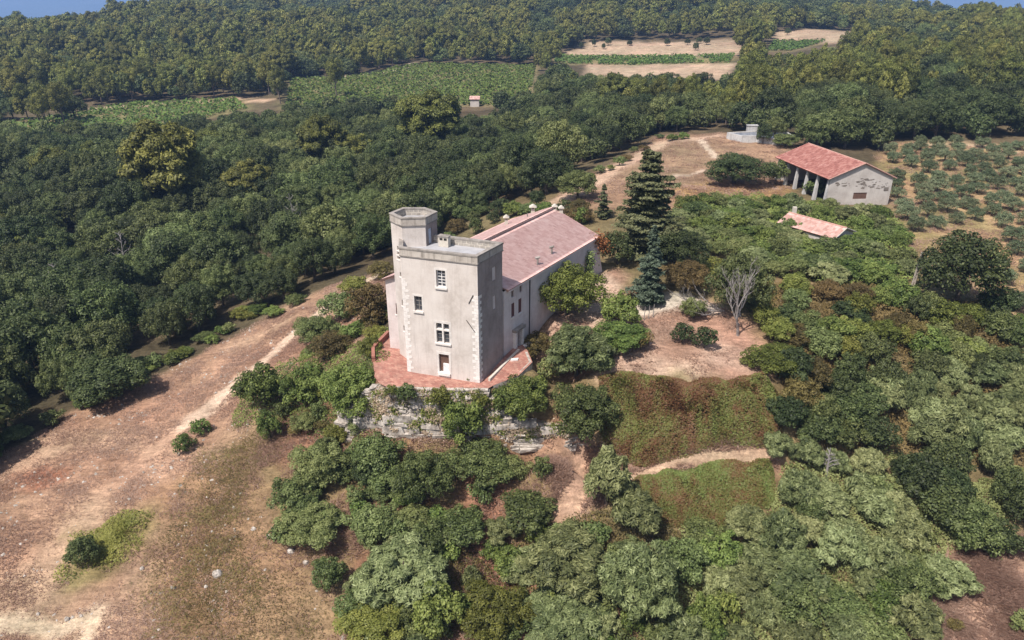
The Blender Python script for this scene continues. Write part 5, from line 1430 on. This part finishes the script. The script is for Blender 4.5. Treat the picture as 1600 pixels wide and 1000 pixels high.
# ---- bramble banks: uncountable low growth following the ground
def thicket(name, mat, poly_px, n, hgt_range, size, label, seed, aspect=.6, rim=1.0, clump=False, wob=1.0, shift=0.0):
    W = wpoly(poly_px); g = np.random.default_rng(seed)
    xs = np.array([p[0] for p in W]); ys = np.array([p[1] for p in W])
    X = g.uniform(xs.min(), xs.max(), n * 5); Y = g.uniform(ys.min(), ys.max(), n * 5)
    sd = poly_sd(X, Y, W); sd = sd + ((vnoise(X, Y, 1.2, seed) - .5) * 1.4 + (vnoise(X, Y, 3.4, seed + 9) - .5) * 3.2) * wob; k = sd > 0; k &= g.random(len(X)) < smooth(-.2, rim, sd) * (.35 + .65 * smooth(.3, .55, vnoise(X, Y, 1.5, seed + 12))) if clump else g.random(len(X)) < smooth(-.2, rim, sd); X, Y, sd = X[k][:n], Y[k][:n], sd[k][:n]
    edge = smooth(-.3, 1.4, sd); top = (hgt_range[0] + (hgt_range[1] - hgt_range[0]) * vnoise(X, Y, 1.9, seed + 1) * (.35 + 1.0 * vnoise(X, Y, .55, seed + 2))) * edge
    Z = hgt(X, Y) + top * np.where(g.random(len(X)) < .7, 1 - np.abs(g.normal(0, .12, len(X))), g.uniform(.1, 1, len(X)))
    e = .4; sl = np.stack([-(vnoise(X + e, Y, 1.9, seed + 1) - vnoise(X - e, Y, 1.9, seed + 1)) * 2, -(vnoise(X, Y + e, 1.9, seed + 1) - vnoise(X, Y - e, 1.9, seed + 1)) * 2 - .3, np.full(len(X), .9)], -1)
    v, q = leaves(np.stack([X, Y, Z], -1), sl, size, aspect, g)
    tint = np.clip(-.15 + shift + .65 * vnoise(X, Y, 2.6, seed + 5) + .65 * vnoise(X, Y, .7, seed + 6) + g.normal(0, .2, len(X)), .02, .98)
    me = np_mesh(name, v, q, attrs={'tint': np.repeat(tint, 4)}); me.materials.append(M[mat])
    o = bpy.data.objects.new(name, me); col.objects.link(o); tag(o, label, 'undergrowth', None, 'stuff')
thicket('bramble_bank', 'bramble', [(936, 594), (1000, 586), (1100, 590), (1195, 592), (1226, 650), (1215, 705), (1100, 706), (1000, 732), (955, 712), (936, 650)], 46000, (.5, 1.8), .19, 'olive brown bramble bank below the dry yard', 21, .5, .5, False, .3, -.12)
thicket('bramble_bank', 'bramble', [(980, 752), (1060, 728), (1205, 714), (1212, 790), (1150, 815), (1060, 835), (1000, 806)], 32000, (.4, 1.5), .19, 'green and rust bramble patch under the pale path', 22, .5, .5, False, .35, .16)
thicket('herb_patch', 'lf_lime', [(105, 838), (150, 822), (240, 798), (225, 850), (165, 925), (115, 905)], 7000, (.15, .5), .2, 'green herb patch in the dry field', 23, .4, 4.0, True)
thicket('bank_scrub', 'bramble', [(470, 555), (520, 560), (580, 520), (606, 470), (560, 500), (500, 530)], 7000, (.3, .9), .2, 'brown green scrub on the bank left of the house', 24)
thicket('bank_growth', 'lf_green', [(372, 600), (440, 560), (500, 560), (595, 520), (600, 600), (590, 690), (520, 690), (420, 680), (380, 660)], 16000, (.2, 1.0), .17, 'low green growth on the bank left of the terrace', 33)
thicket('field_weeds', 'lf_rust', [(250, 780), (330, 690), (430, 640), (430, 760), (440, 860), (540, 930), (560, 1050), (180, 1050), (230, 900)], 7000, (.05, .4), .13, 'brown weeds over the lower dry field', 34, .5, 5.0, True)
thicket('olive_grass', 'lf_rust', [(230, 800), (320, 690), (430, 640), (500, 660), (430, 740), (430, 860), (540, 930), (560, 1050), (150, 1050), (210, 920)], 15000, (.05, .3), .26, 'olive brown dry grass over the lower field', 35, .14, 5.0, True)
thicket('slope_scrub', 'lf_rust', [(930, 790), (980, 800), (1080, 850), (1000, 1000), (560, 1000), (560, 900), (700, 860), (800, 840)], 22000, (.15, .8), .16, 'dull low growth between the bushes of the lower slope', 25)
thicket('yard_scrub', 'lf_lime', [(1040, 430), (1110, 440), (1180, 500), (1250, 540), (1200, 440), (1110, 400)], 9000, (.3, 1.0), .22, 'yellowish low growth under the dead tree', 26)
thicket('thicket_floor', 'lf_green', [(1055, 340), (1120, 308), (1290, 322), (1400, 345), (1430, 400), (1420, 450), (1290, 450), (1200, 430), (1110, 390)], 44000, (.5, 1.8), .22, 'green undergrowth filling the thicket around the shed', 27)
thicket('right_floor', 'lf_rust', [(1200, 450), (1300, 450), (1450, 460), (1620, 510), (1640, 760), (1500, 720), (1380, 700), (1240, 700), (1215, 560)], 52000, (.3, 1.5), .19, 'dull undergrowth between the trees on the right', 28)
thicket('low_right_floor', 'lf_mid', [(1215, 720), (1360, 700), (1640, 740), (1600, 840), (1480, 900), (1420, 1040), (1000, 1040), (1000, 880), (1190, 800)], 52000, (.3, 1.4), .19, 'green undergrowth between the pale trees of the lower slope', 29)
thicket('wall_weeds', 'straw', [(596, 628), (640, 640), (760, 640), (860, 690), (640, 700), (560, 690)], 3500, (.1, .6), .22, 'dry weeds along the foot of the rock face', 30, .25)
thicket('gold_grass', 'straw', [(1050, 318), (1065, 290), (1130, 280), (1235, 294), (1225, 306), (1120, 318)], 6000, (.1, .5), .3, 'golden dry grass before the barn', 31, .2)

def face_weeds():
    g = np.random.default_rng(61); P, T = [], []
    for k in range(85):
        s = g.uniform(2.5, lens[5]) if k < 62 else g.uniform(lens[5], lens[-1]); zt = top_at(s); zc = g.uniform(-4.6, zt - .1)
        A, d, n = on_line(s); rr = g.uniform(.2, .75); m = int(60 + 130 * rr)
        q = g.normal(0, 1, (m, 3)) * np.array([rr * .6, .12, rr * .45]); tn = g.uniform(.1, .9)
        off = .1 + .10 * (-zc)
        P.append(np.stack([A.x + d.x * q[:, 0] + n.x * (off + np.abs(q[:, 1])), A.y + d.y * q[:, 0] + n.y * (off + np.abs(q[:, 1])), zc + q[:, 2]], -1)); T.append(np.clip(tn + g.normal(0, .15, m), 0, 1))
    P = np.concatenate(P); T = np.concatenate(T)
    for nm, mt, sel, lab in (('green_wall_weeds', 'lf_lime', T > .5, 'yellow green weeds rooted in the rock face'), ('dry_wall_weeds', 'straw', T <= .5, 'dry weeds rooted in the rock face')):
        v, q = leaves(P[sel], np.tile([0, -.8, .5], (int(sel.sum()), 1)), .22, .45, g)
        me = np_mesh(nm, v, q, attrs={'tint': np.repeat(np.clip(g.normal(.4, .2, int(sel.sum())), 0, 1), 4)}); me.materials.append(M[mt])
        o = bpy.data.objects.new(nm, me); col.objects.link(o); tag(o, lab, 'weeds', None, 'stuff')
face_weeds()

# ---- dry grass over the field, the yard and the slopes
def grass():
    g = np.random.default_rng(77); V, T, S = [], [], []; nb = 0
    for poly, n, hh in ((A_FIELD, 40000, (.04, .14)), (A_HILL, 14000, (.1, .3)), (A_COURT, 5000, (.05, .16)), (A_LOWR, 6000, (.2, .6)), (A_PATH2, 7000, (.06, .24)), (A_BACK, 6000, (.1, .35)), (A_GROVE, 9000, (.1, .4))):
        xs = np.array([p[0] for p in poly]); ys = np.array([p[1] for p in poly])
        X = g.uniform(xs.min(), xs.max(), n * 6); Y = g.uniform(ys.min(), ys.max(), n * 6)
        Zt = hgt(X, Y); u, v, _ = proj(np.stack([X, Y, Zt], -1))
        k = (poly_sd(X, Y, poly) > -.5) & (u > -60) & (u < 1660) & (v < 1060) & (vnoise(X, Y, 2.6, 40) * 1.1 + .6 * vnoise(X, Y, .8, 41) > g.uniform(.55, 1.3, len(X)))
        for p, w, cc, kk in TRACKS_W: k &= seg_dist(X, Y, p) > w * .6
        k &= poly_sd(X, Y, TERRACE) < -.3
        X, Y, Zt = X[k][:n], Y[k][:n], Zt[k][:n]; m = len(X)
        for b in range(4):
            a = g.uniform(0, 6.28, m); h = g.uniform(hh[0], hh[1], m); ln = g.uniform(1.2, 2.8, m) * h; wd = g.uniform(.02, .045, m)
            bx, by = X + g.normal(0, .12, m), Y + g.normal(0, .12, m)
            p0 = np.stack([bx - np.sin(a) * wd, by + np.cos(a) * wd, Zt - .03], -1); p1 = np.stack([bx + np.sin(a) * wd, by - np.cos(a) * wd, Zt - .03], -1)
            p2 = np.stack([bx + np.cos(a) * ln, by + np.sin(a) * ln, Zt + h], -1)
            V.append(np.stack([p0, p1, p2], 1).reshape(-1, 3)); S.append(np.repeat(np.clip(.2 + .45 * vnoise(bx, by, 6, 44) + g.normal(0, .14, m), .02, .98), 3)); nb += m
    me = np_mesh('dry_grass', np.concatenate(V), None, np.arange(nb * 3).reshape(-1, 3), attrs={'tint': np.concatenate(S)}); me.materials.append(M['straw'])
    o = bpy.data.objects.new('dry_grass', me); col.objects.link(o); tag(o, 'dry straw coloured grass over the fields and the yard', 'grass', None, 'stuff')
    return nb
print('blades', grass())

# ---- scattered stones in the dry field
for k, (u, v, s, lab) in enumerate(((340, 898, .75, 'grey boulder lying in the dry lower field'), (396, 827, .4, 'small pale stone in the dry field above the boulder'), (222, 889, .35, 'small pale stone in the dry field left of the boulder'), (322, 917, .3, 'small flat stone just below the boulder'), (478, 880, .45, 'pale stone at the foot of the dark bushes'), (455, 862, .55, 'flat grey stone beside the dark bushes'), (420, 838, .3, 'tiny stone in the rough grass'), (105, 968, .4, 'pale stone on the bare patch at the bottom left'), (60, 960, .3, 'small stone on the bare patch at the bottom left'))):
    x, y = march(u, v); x, y = float(x[0]), float(y[0]); g = np.random.default_rng(k)
    mb = MB(); n = 8; rings = []
    for j, (rr, zz) in enumerate(((.8, -.25), (1, .1), (.75, .42), (.3, .58))):
        rings.append([(math.cos(2 * math.pi * i / n) * rr * g.uniform(.8, 1.15) * s * .6, math.sin(2 * math.pi * i / n) * rr * g.uniform(.8, 1.15) * s * .5, (zz + g.normal(0, .05)) * s) for i in range(n)])
    for j in range(3): mb.hexa(rings[j], rings[j + 1])
    me = mb.mesh('boulder'); me.materials.append(M['rock']); o = bpy.data.objects.new('boulder', me); o.location = (x, y, float(hgt(np.array([x]), np.array([y]))[0])); col.objects.link(o); tag(o, lab, 'stone')

def pebbles():
    g = np.random.default_rng(31); V, T = [], []; b = 0
    poly = A_FIELD + []; xs = np.array([p[0] for p in poly]); ys = np.array([p[1] for p in poly])
    X = g.uniform(xs.min(), xs.max(), 30000); Y = g.uniform(ys.min(), ys.max(), 30000); u, v, _ = proj(np.stack([X, Y, hgt(X, Y)], -1))
    k = (poly_sd(X, Y, poly) > 0) & (u > -20) & (v < 1020) & (vnoise(X, Y, 5, 71) * .7 + vnoise(X, Y, 1.5, 72) * .5 > g.uniform(.62, 1.2, len(X))); X, Y = X[k][:900], Y[k][:900]; Z = hgt(X, Y)
    for x, y, z in zip(X, Y, Z):
        r = .05 + .16 * g.random() ** 3; q = np.array([(1, 0, 0), (0, 1, 0), (-1, 0, 0), (0, -1, 0), (0, 0, .8)]) * r * g.uniform(.6, 1.3, (5, 3)) + g.normal(0, r * .15, (5, 3))
        V.append(q + np.array([x, y, z])); T += [(b, b + 1, b + 4), (b + 1, b + 2, b + 4), (b + 2, b + 3, b + 4), (b + 3, b, b + 4)]; b += 5
    me = np_mesh('pebbles', np.concatenate(V), None, np.array(T)); me.materials.append(M['rock']); o = bpy.data.objects.new('pebbles', me); col.objects.link(o); tag(o, 'loose pale stones strewn over the dry field', 'stones', None, 'stuff')
pebbles()
# ---- vineyards: rows of vines
def vineyard(key, ang, gap, n_per_m, label, w=.55, hh=1.3):
    W, _ = FW[key]; g = np.random.default_rng(len(key) + ord(key[-1])); xs = np.array([p[0] for p in W]); ys = np.array([p[1] for p in W])
    cx, cy = xs.mean(), ys.mean(); Rm = max(np.ptp(xs), np.ptp(ys)) * .75; P = []
    for i in range(int(-Rm / gap), int(Rm / gap)):
        n = int(2 * Rm * n_per_m * 1.5); t = g.uniform(-Rm, Rm, n); o = i * gap + g.normal(0, w * .5, n)
        P.append(np.stack([cx + t * math.cos(ang) - o * math.sin(ang), cy + t * math.sin(ang) + o * math.cos(ang)], -1))
    P = np.concatenate(P); P = P[poly_sd(P[:, 0], P[:, 1], W) > 1.0]
    P = P[vnoise(P[:, 0], P[:, 1], 7, 3) > .12]
    Z = hgt(P[:, 0], P[:, 1]) + g.uniform(.2, hh, len(P)); v, q = leaves(np.column_stack([P, Z]), np.tile([0, -.2, 1.0], (len(P), 1)), 1.05, .85, g)
    me = np_mesh('vine_rows', v, q, attrs={'tint': np.repeat(np.clip(g.normal(.5, .2, len(P)) , 0, 1), 4)}); me.materials.append(M['lf_vine'])
    o = bpy.data.objects.new('vine_rows', me); col.objects.link(o); tag(o, label, 'vineyard', None, 'stuff'); return len(P)
nv = [vineyard('vine_a', R(62), 2.3, 2.6, 'green vineyard in rows beyond the left wood'), vineyard('vine_b', R(8), 2.3, 2.2, 'narrow green vineyard strip before the pine wood'),
      vineyard('vine_c', R(12), 2.2, 3.0, 'bright vineyard strip under the far dry field'), vineyard('vine_d', R(20), 2.2, 3.0, 'small vineyard patch on the right hill')]
print('vines', nv)

# ---- small far roof glimpsed between the trees
p = Vector((*[float(q[0]) for q in march(742, 166)], 0)); p.z = float(hgt(np.array([p.x]), np.array([p.y]))[0])
hut = empty('field_hut', tuple(p)); tag(hut, 'tiny tan field hut glimpsed between trees beyond the wood', 'hut')
mb = MB(); mb.prism([(p.x - 1.6, p.y - 1.5), (p.x + 1.6, p.y - 1.5), (p.x + 1.6, p.y + 1.5), (p.x - 1.6, p.y + 1.5)], p.z - 1, p.z + 2.6); mb.build('wall', M['barn_wall'], hut)
tile_roof((p.x - 1.9, p.y - 1.8, p.z + 2.6), (p.x + 1.9, p.y - 1.8, p.z + 2.6), (p.x + 1.9, p.y + 1.8, p.z + 3.4), (p.x - 1.9, p.y + 1.8, p.z + 3.4), 'roof', M['roof_shed'], hut, .5, .6)

# ------------------------------------------------------------------ the woods
EDGE = [(-100, 755), (0, 706), (60, 672), (130, 632), (215, 588), (300, 550), (390, 504), (470, 458), (520, 438), (600, 408), (640, 392), (690, 362), (720, 345), (800, 328), (850, 318), (870, 288), (940, 250), (1020, 208), (1130, 203), (1245, 224), (1290, 240), (1400, 232), (1500, 218), (1800, 226)]
CLEAR_PX = [FIELDS[k][0] for k in FIELDS] + [[(720, 150), (762, 150), (762, 175), (720, 175)], [(372, 153), (430, 150), (430, 168), (380, 172)]]
def woods():
    g = np.random.default_rng(99); pts = []
    # jittered triangular lattice, wider apart further off
    for (y0, y1, st) in ((60, 150, 6.0), (150, 330, 5.8), (330, 540, 7.2), (540, 1050, 9.5)):
        y = y0; row = 0
        while y < y1:
            half = y * 1.15 + 130
            for x in np.arange(-half + (row % 2) * st / 2, half, st): pts.append((x + g.normal(0, st * .2), y + g.normal(0, st * .2), st))
            y += st * .87; row += 1
    pts = np.array(pts); x, y, st = pts.T; z = hgt(x, y)
    u, v, Z = proj(np.stack([x, y, z], -1))
    ok = (u > -620) & (u < 2250) & (Z > 5)
    ev = np.interp(u, [e[0] for e in EDGE], [e[1] for e in EDGE]); ok &= v < ev
    pts, x, y, z, st, u, v, Z = pts[ok], x[ok], y[ok], z[ok], st[ok], u[ok], v[ok], Z[ok]
    # which kind grows where
    pn = vnoise(x, y, 45, 12) * .6 + vnoise(x, y, 14, 13) * .4
    pine_p = np.where(y > 420, .75, np.where(u > 820, .80, .30)); pine_p = np.where((u < 820) & (y > 290), .85, pine_p); pine_p = np.where((u > 820) & (y < 185), .25, pine_p)
    pine_p = np.where((y > 560), .55, pine_p)
    pine = pn < .25 + .5 * pine_p - .10
    pine = np.where(pine_p > .8, g.random(len(x)) < .66, pine)
    sz = .6 + 1.25 * g.random(len(x)) ** 1.5 * np.where(g.random(len(x)) < .12, 1.35, 1.0)
    w = np.clip(sz, .85, 1.7) * st * np.where(pine, .76, 1.0)
    h = np.where(pine, 5.6 + 5.0 * sz + g.normal(0, .6, len(x)), 2.8 + 3.6 * sz + g.normal(0, .5, len(x)))
    mid_ = ~pine & (vnoise(x, y, 22, 15) * .5 + g.random(len(x)) * .5 > .56)
    h = np.where(y > 560, h * 1.15, h)
    keep = np.ones(len(x), bool)
    for f in (.0, .55, 1.0):
        uu, vv, _ = proj(np.stack([x, y, z + h * f], -1))
        for du in ((0,) if f == 0 else (0, -.4, .4)):
            for p in CLEAR_PX: keep &= ~in_poly(uu + du * w * F_PX / Z, vv, p)
    for k_, (p, _) in FW.items():
        if k_ not in _ext: keep &= poly_sd(x, y, p) < 2
    keep &= (poly_sd(x, y, A_BACK) < -1) & ~((x > 42) & (x < 64) & (y < 137)); keep &= poly_sd(x, y, A_GROVE) < 0
    return x[keep], y[keep], z[keep], w[keep], h[keep], np.where(pine, 1, np.where(mid_, 2, 0))[keep], Z[keep], u[keep], v[keep]
wx, wy, wz, ww, wh, wp, wZ, wu, wv_ = woods()
BIGP = [(275, 335, 120, 135), (395, 330, 75, 80), (505, 265, 75, 80), (560, 262, 45, 55), (672, 240, 95, 90), (90, 290, 60, 60), (240, 330, 60, 70), (330, 250, 50, 50), (150, 270, 50, 50), (60, 420, 60, 60), (1180, 175, 60, 60), (960, 180, 60, 60)]
for u, vb, wpx, hpx in BIGP:
    x, y = march(u, vb, 1.0); x, y = float(x[0]), float(y[0]); zz = float(hgt(np.array([x]), np.array([y]))[0]); _, _, Z = proj((x, y, zz))
    wx = np.append(wx, x); wy = np.append(wy, y); wz = np.append(wz, zz); ww = np.append(ww, wpx * Z / F_PX); wh = np.append(wh, hpx * Z / F_PX * 1.15); wp = np.append(wp, 1); wZ = np.append(wZ, Z * .5); wu = np.append(wu, u); wv_ = np.append(wv_, vb)
BIGLAB = ['largest spreading pine in the middle of the left wood', 'smaller bright pine right of the largest pine in the wood', 'bright pine above the wood halfway to the tower turret', 'slim pine beside the bright pine left of the turret', 'broad pine standing behind the tower turret',
          'far left pine above the oak wood', 'pine touching the left side of the largest pine', 'pine above and right of the largest pine', 'pine just left above the largest pine', 'low pine at the left picture edge beside dark oaks', 'tall pine behind the concrete basin', 'tall pine behind the cedar and the back path']
print('wood trees', len(BIGP), len(BIGLAB), len(wx), 'pines', int((wp == 1).sum()), 'mid', int((wp == 2).sum()))

def wood_label(t, u, v, big, w):
    size = 'small' if w < 5.6 else ('broad' if w > 7.4 else 'middling')
    if u > 820:
        place = ('beyond the basin' if u < 1250 else 'beyond the olive grove') if v < 165 else ('at the wood edge behind the barn' if u > 1130 else 'between the path and the cedar')
    elif v > 470: place = 'in the wood bordering the dry field'
    elif v > 330: place = 'in the wood left of the tower' if u > 300 else 'in the wood at the left picture edge'
    elif v > 215: place = 'in the wood behind the tower turret' if u > 480 else 'in the middle of the left wood'
    elif v > 150: place = 'just below the far vineyards'
    else: place = 'on the hill above the vineyards'
    kind = {0: 'dark evergreen oak', 1: 'yellow green pine', 2: 'mid green oak'}[t]
    if big:
        i = min(range(len(BIGP)), key=lambda q: abs(BIGP[q][0] - u) + abs(BIGP[q][1] - v))
        return BIGLAB[i], 'tall pines above the oak wood'
    return '%s %s %s' % (size, kind, place), kind + 's ' + place

rest = []
vis = (wu > -40) & (wu < 1640) & (wv_ > -30)
for t, kind, nm in ((0, 'oak', 'oak_tree'), (1, 'pine', 'pine_tree'), (2, 'mid', 'young_oak')):
    i = np.where((wp == t) & vis)[0]; i = i[np.argsort(wZ[i] / ww[i])]
    for n, k in enumerate(i[:296]):
        lb, gr = wood_label(t, wu[k], wv_[k], k >= len(wx) - len(BIGP), ww[k])
        plant(kind, float(wx[k]), float(wy[k]), float(ww[k]), float(wh[k]), lb, 'tree', gr, nm, z=float(wz[k]), cls='xl' if (t == 1 and ww[k] > 8.6) else 'l')
    rest.append((kind, np.concatenate([i[296:], np.where((wp == t) & ~vis)[0]])))

# trees that read alike are told apart by their order across the picture where there are few of them
by = {}
for o in col.objects:
    if o.parent is None and 'group' in o and o.name.split('.')[0] in ('oak_tree', 'pine_tree', 'young_oak'): by.setdefault(o['label'], []).append(o)
for lb, os_ in by.items():
    if 1 < len(os_) <= 20:
        os_.sort(key=lambda o: float(proj(np.array(o.location))[0]))
        for i, o in enumerate(os_): o['label'] = lb + ', %s from left' % ORDW[i]

def mass(name, kind, ids, label):
    """the far wood that reads as one mass"""
    src = bpy.data.collections.new(name + '_forms')
    for me, tm, rad, hh in KINDS[kind]['far']:
        v0 = np.empty(len(me.vertices) * 3, np.float32); me.vertices.foreach_get('co', v0); v0 = v0.reshape(-1, 3)
        t = np.empty(len(me.vertices), np.float32); me.attributes['tint'].data.foreach_get('value', t)
        m2 = np_mesh(name + '_form', v0 / np.array([rad, rad, hh]), np.arange(len(v0)).reshape(-1, 4), attrs={'tint': t}); m2.materials.append(me.materials[0])
        src.objects.link(bpy.data.objects.new(name + '_form', m2))
    me = bpy.data.meshes.new(name); me.vertices.add(len(ids)); g = np.random.default_rng(5)
    me.vertices.foreach_set('co', np.stack([wx[ids], wy[ids], wz[ids] - .1], -1).astype(np.float32).ravel())
    a = me.attributes.new('size', 'FLOAT_VECTOR', 'POINT'); a.data.foreach_set('vector', np.stack([ww[ids] / 2, ww[ids] / 2, wh[ids]], -1).astype(np.float32).ravel())
    a = me.attributes.new('spin', 'FLOAT_VECTOR', 'POINT'); sp = np.zeros((len(ids), 3), np.float32); sp[:, 2] = g.uniform(0, 6.28, len(ids)); a.data.foreach_set('vector', sp.ravel())
    me.update()
    o = bpy.data.objects.new(name, me); col.objects.link(o); tag(o, label, 'wood', None, 'stuff')
    ng = bpy.data.node_groups.new(name, 'GeometryNodeTree')
    ng.interface.new_socket('Geometry', in_out='INPUT', socket_type='NodeSocketGeometry'); ng.interface.new_socket('Geometry', in_out='OUTPUT', socket_type='NodeSocketGeometry')
    a, b = ng.nodes.new('NodeGroupInput'), ng.nodes.new('NodeGroupOutput')
    ip = ng.nodes.new('GeometryNodeInstanceOnPoints'); ci = ng.nodes.new('GeometryNodeCollectionInfo'); ci.inputs['Collection'].default_value = src; ci.inputs['Separate Children'].default_value = True; ci.inputs['Reset Children'].default_value = True
    n1 = ng.nodes.new('GeometryNodeInputNamedAttribute'); n1.data_type = 'FLOAT_VECTOR'; n1.inputs['Name'].default_value = 'size'
    n2 = ng.nodes.new('GeometryNodeInputNamedAttribute'); n2.data_type = 'FLOAT_VECTOR'; n2.inputs['Name'].default_value = 'spin'
    L = ng.links.new; L(a.outputs[0], ip.inputs['Points']); L(ci.outputs[0], ip.inputs['Instance']); ip.inputs['Pick Instance'].default_value = True
    L(n1.outputs['Attribute'], ip.inputs['Scale']); L(n2.outputs['Attribute'], ip.inputs['Rotation']); L(ip.outputs[0], b.inputs[0])
    o.modifiers.new('wood', 'NODES').node_group = ng
for kind, ids in rest:
    mass({'oak': 'distant_oak_wood', 'pine': 'distant_pine_wood', 'mid': 'distant_mixed_wood'}[kind], kind, ids, {'oak': 'distant dark oak wood covering the far slopes', 'pine': 'distant pine wood covering the far hills', 'mid': 'distant mid green trees mixed into the far woods'}[kind])
# shrubs dotted over the far dry field
for k, (u, v) in enumerate(((908, 76), (928, 73), (943, 77), (950, 71), (984, 72), (1042, 72), (1074, 70), (1087, 79), (1092, 68), (1104, 70), (1230, 55))):
    x, y = march(u, v); plant('oak', float(x[0]), float(y[0]), random.uniform(2.4, 4), random.uniform(3, 4.5), 'lone dark shrub dotted on the far dry field', 'bush', 'shrubs on the far dry field', 'field_shrub', cls='m')

# ------------------------------------------------------------------ the air
mb = MB(); mb.prism([(-14000, -900), (14000, -900), (14000, 15000), (-14000, 15000)], -263.5, 330)
me = mb.mesh('haze'); m, nt, out = new_mat('summer_haze'); pv_ = nt.nodes.new('ShaderNodeVolumePrincipled')
pv_.inputs['Color'].default_value = (.34, .56, 1.0, 1); pv_.inputs['Density'].default_value = 2.0e-4; pv_.inputs['Anisotropy'].default_value = 0.0
nt.links.new(pv_.outputs[0], out.inputs['Volume']); me.materials.append(m)
hz = bpy.data.objects.new('haze', me); col.objects.link(hz); tag(hz, 'thin blue summer haze over the whole valley', 'haze', None, 'stuff')
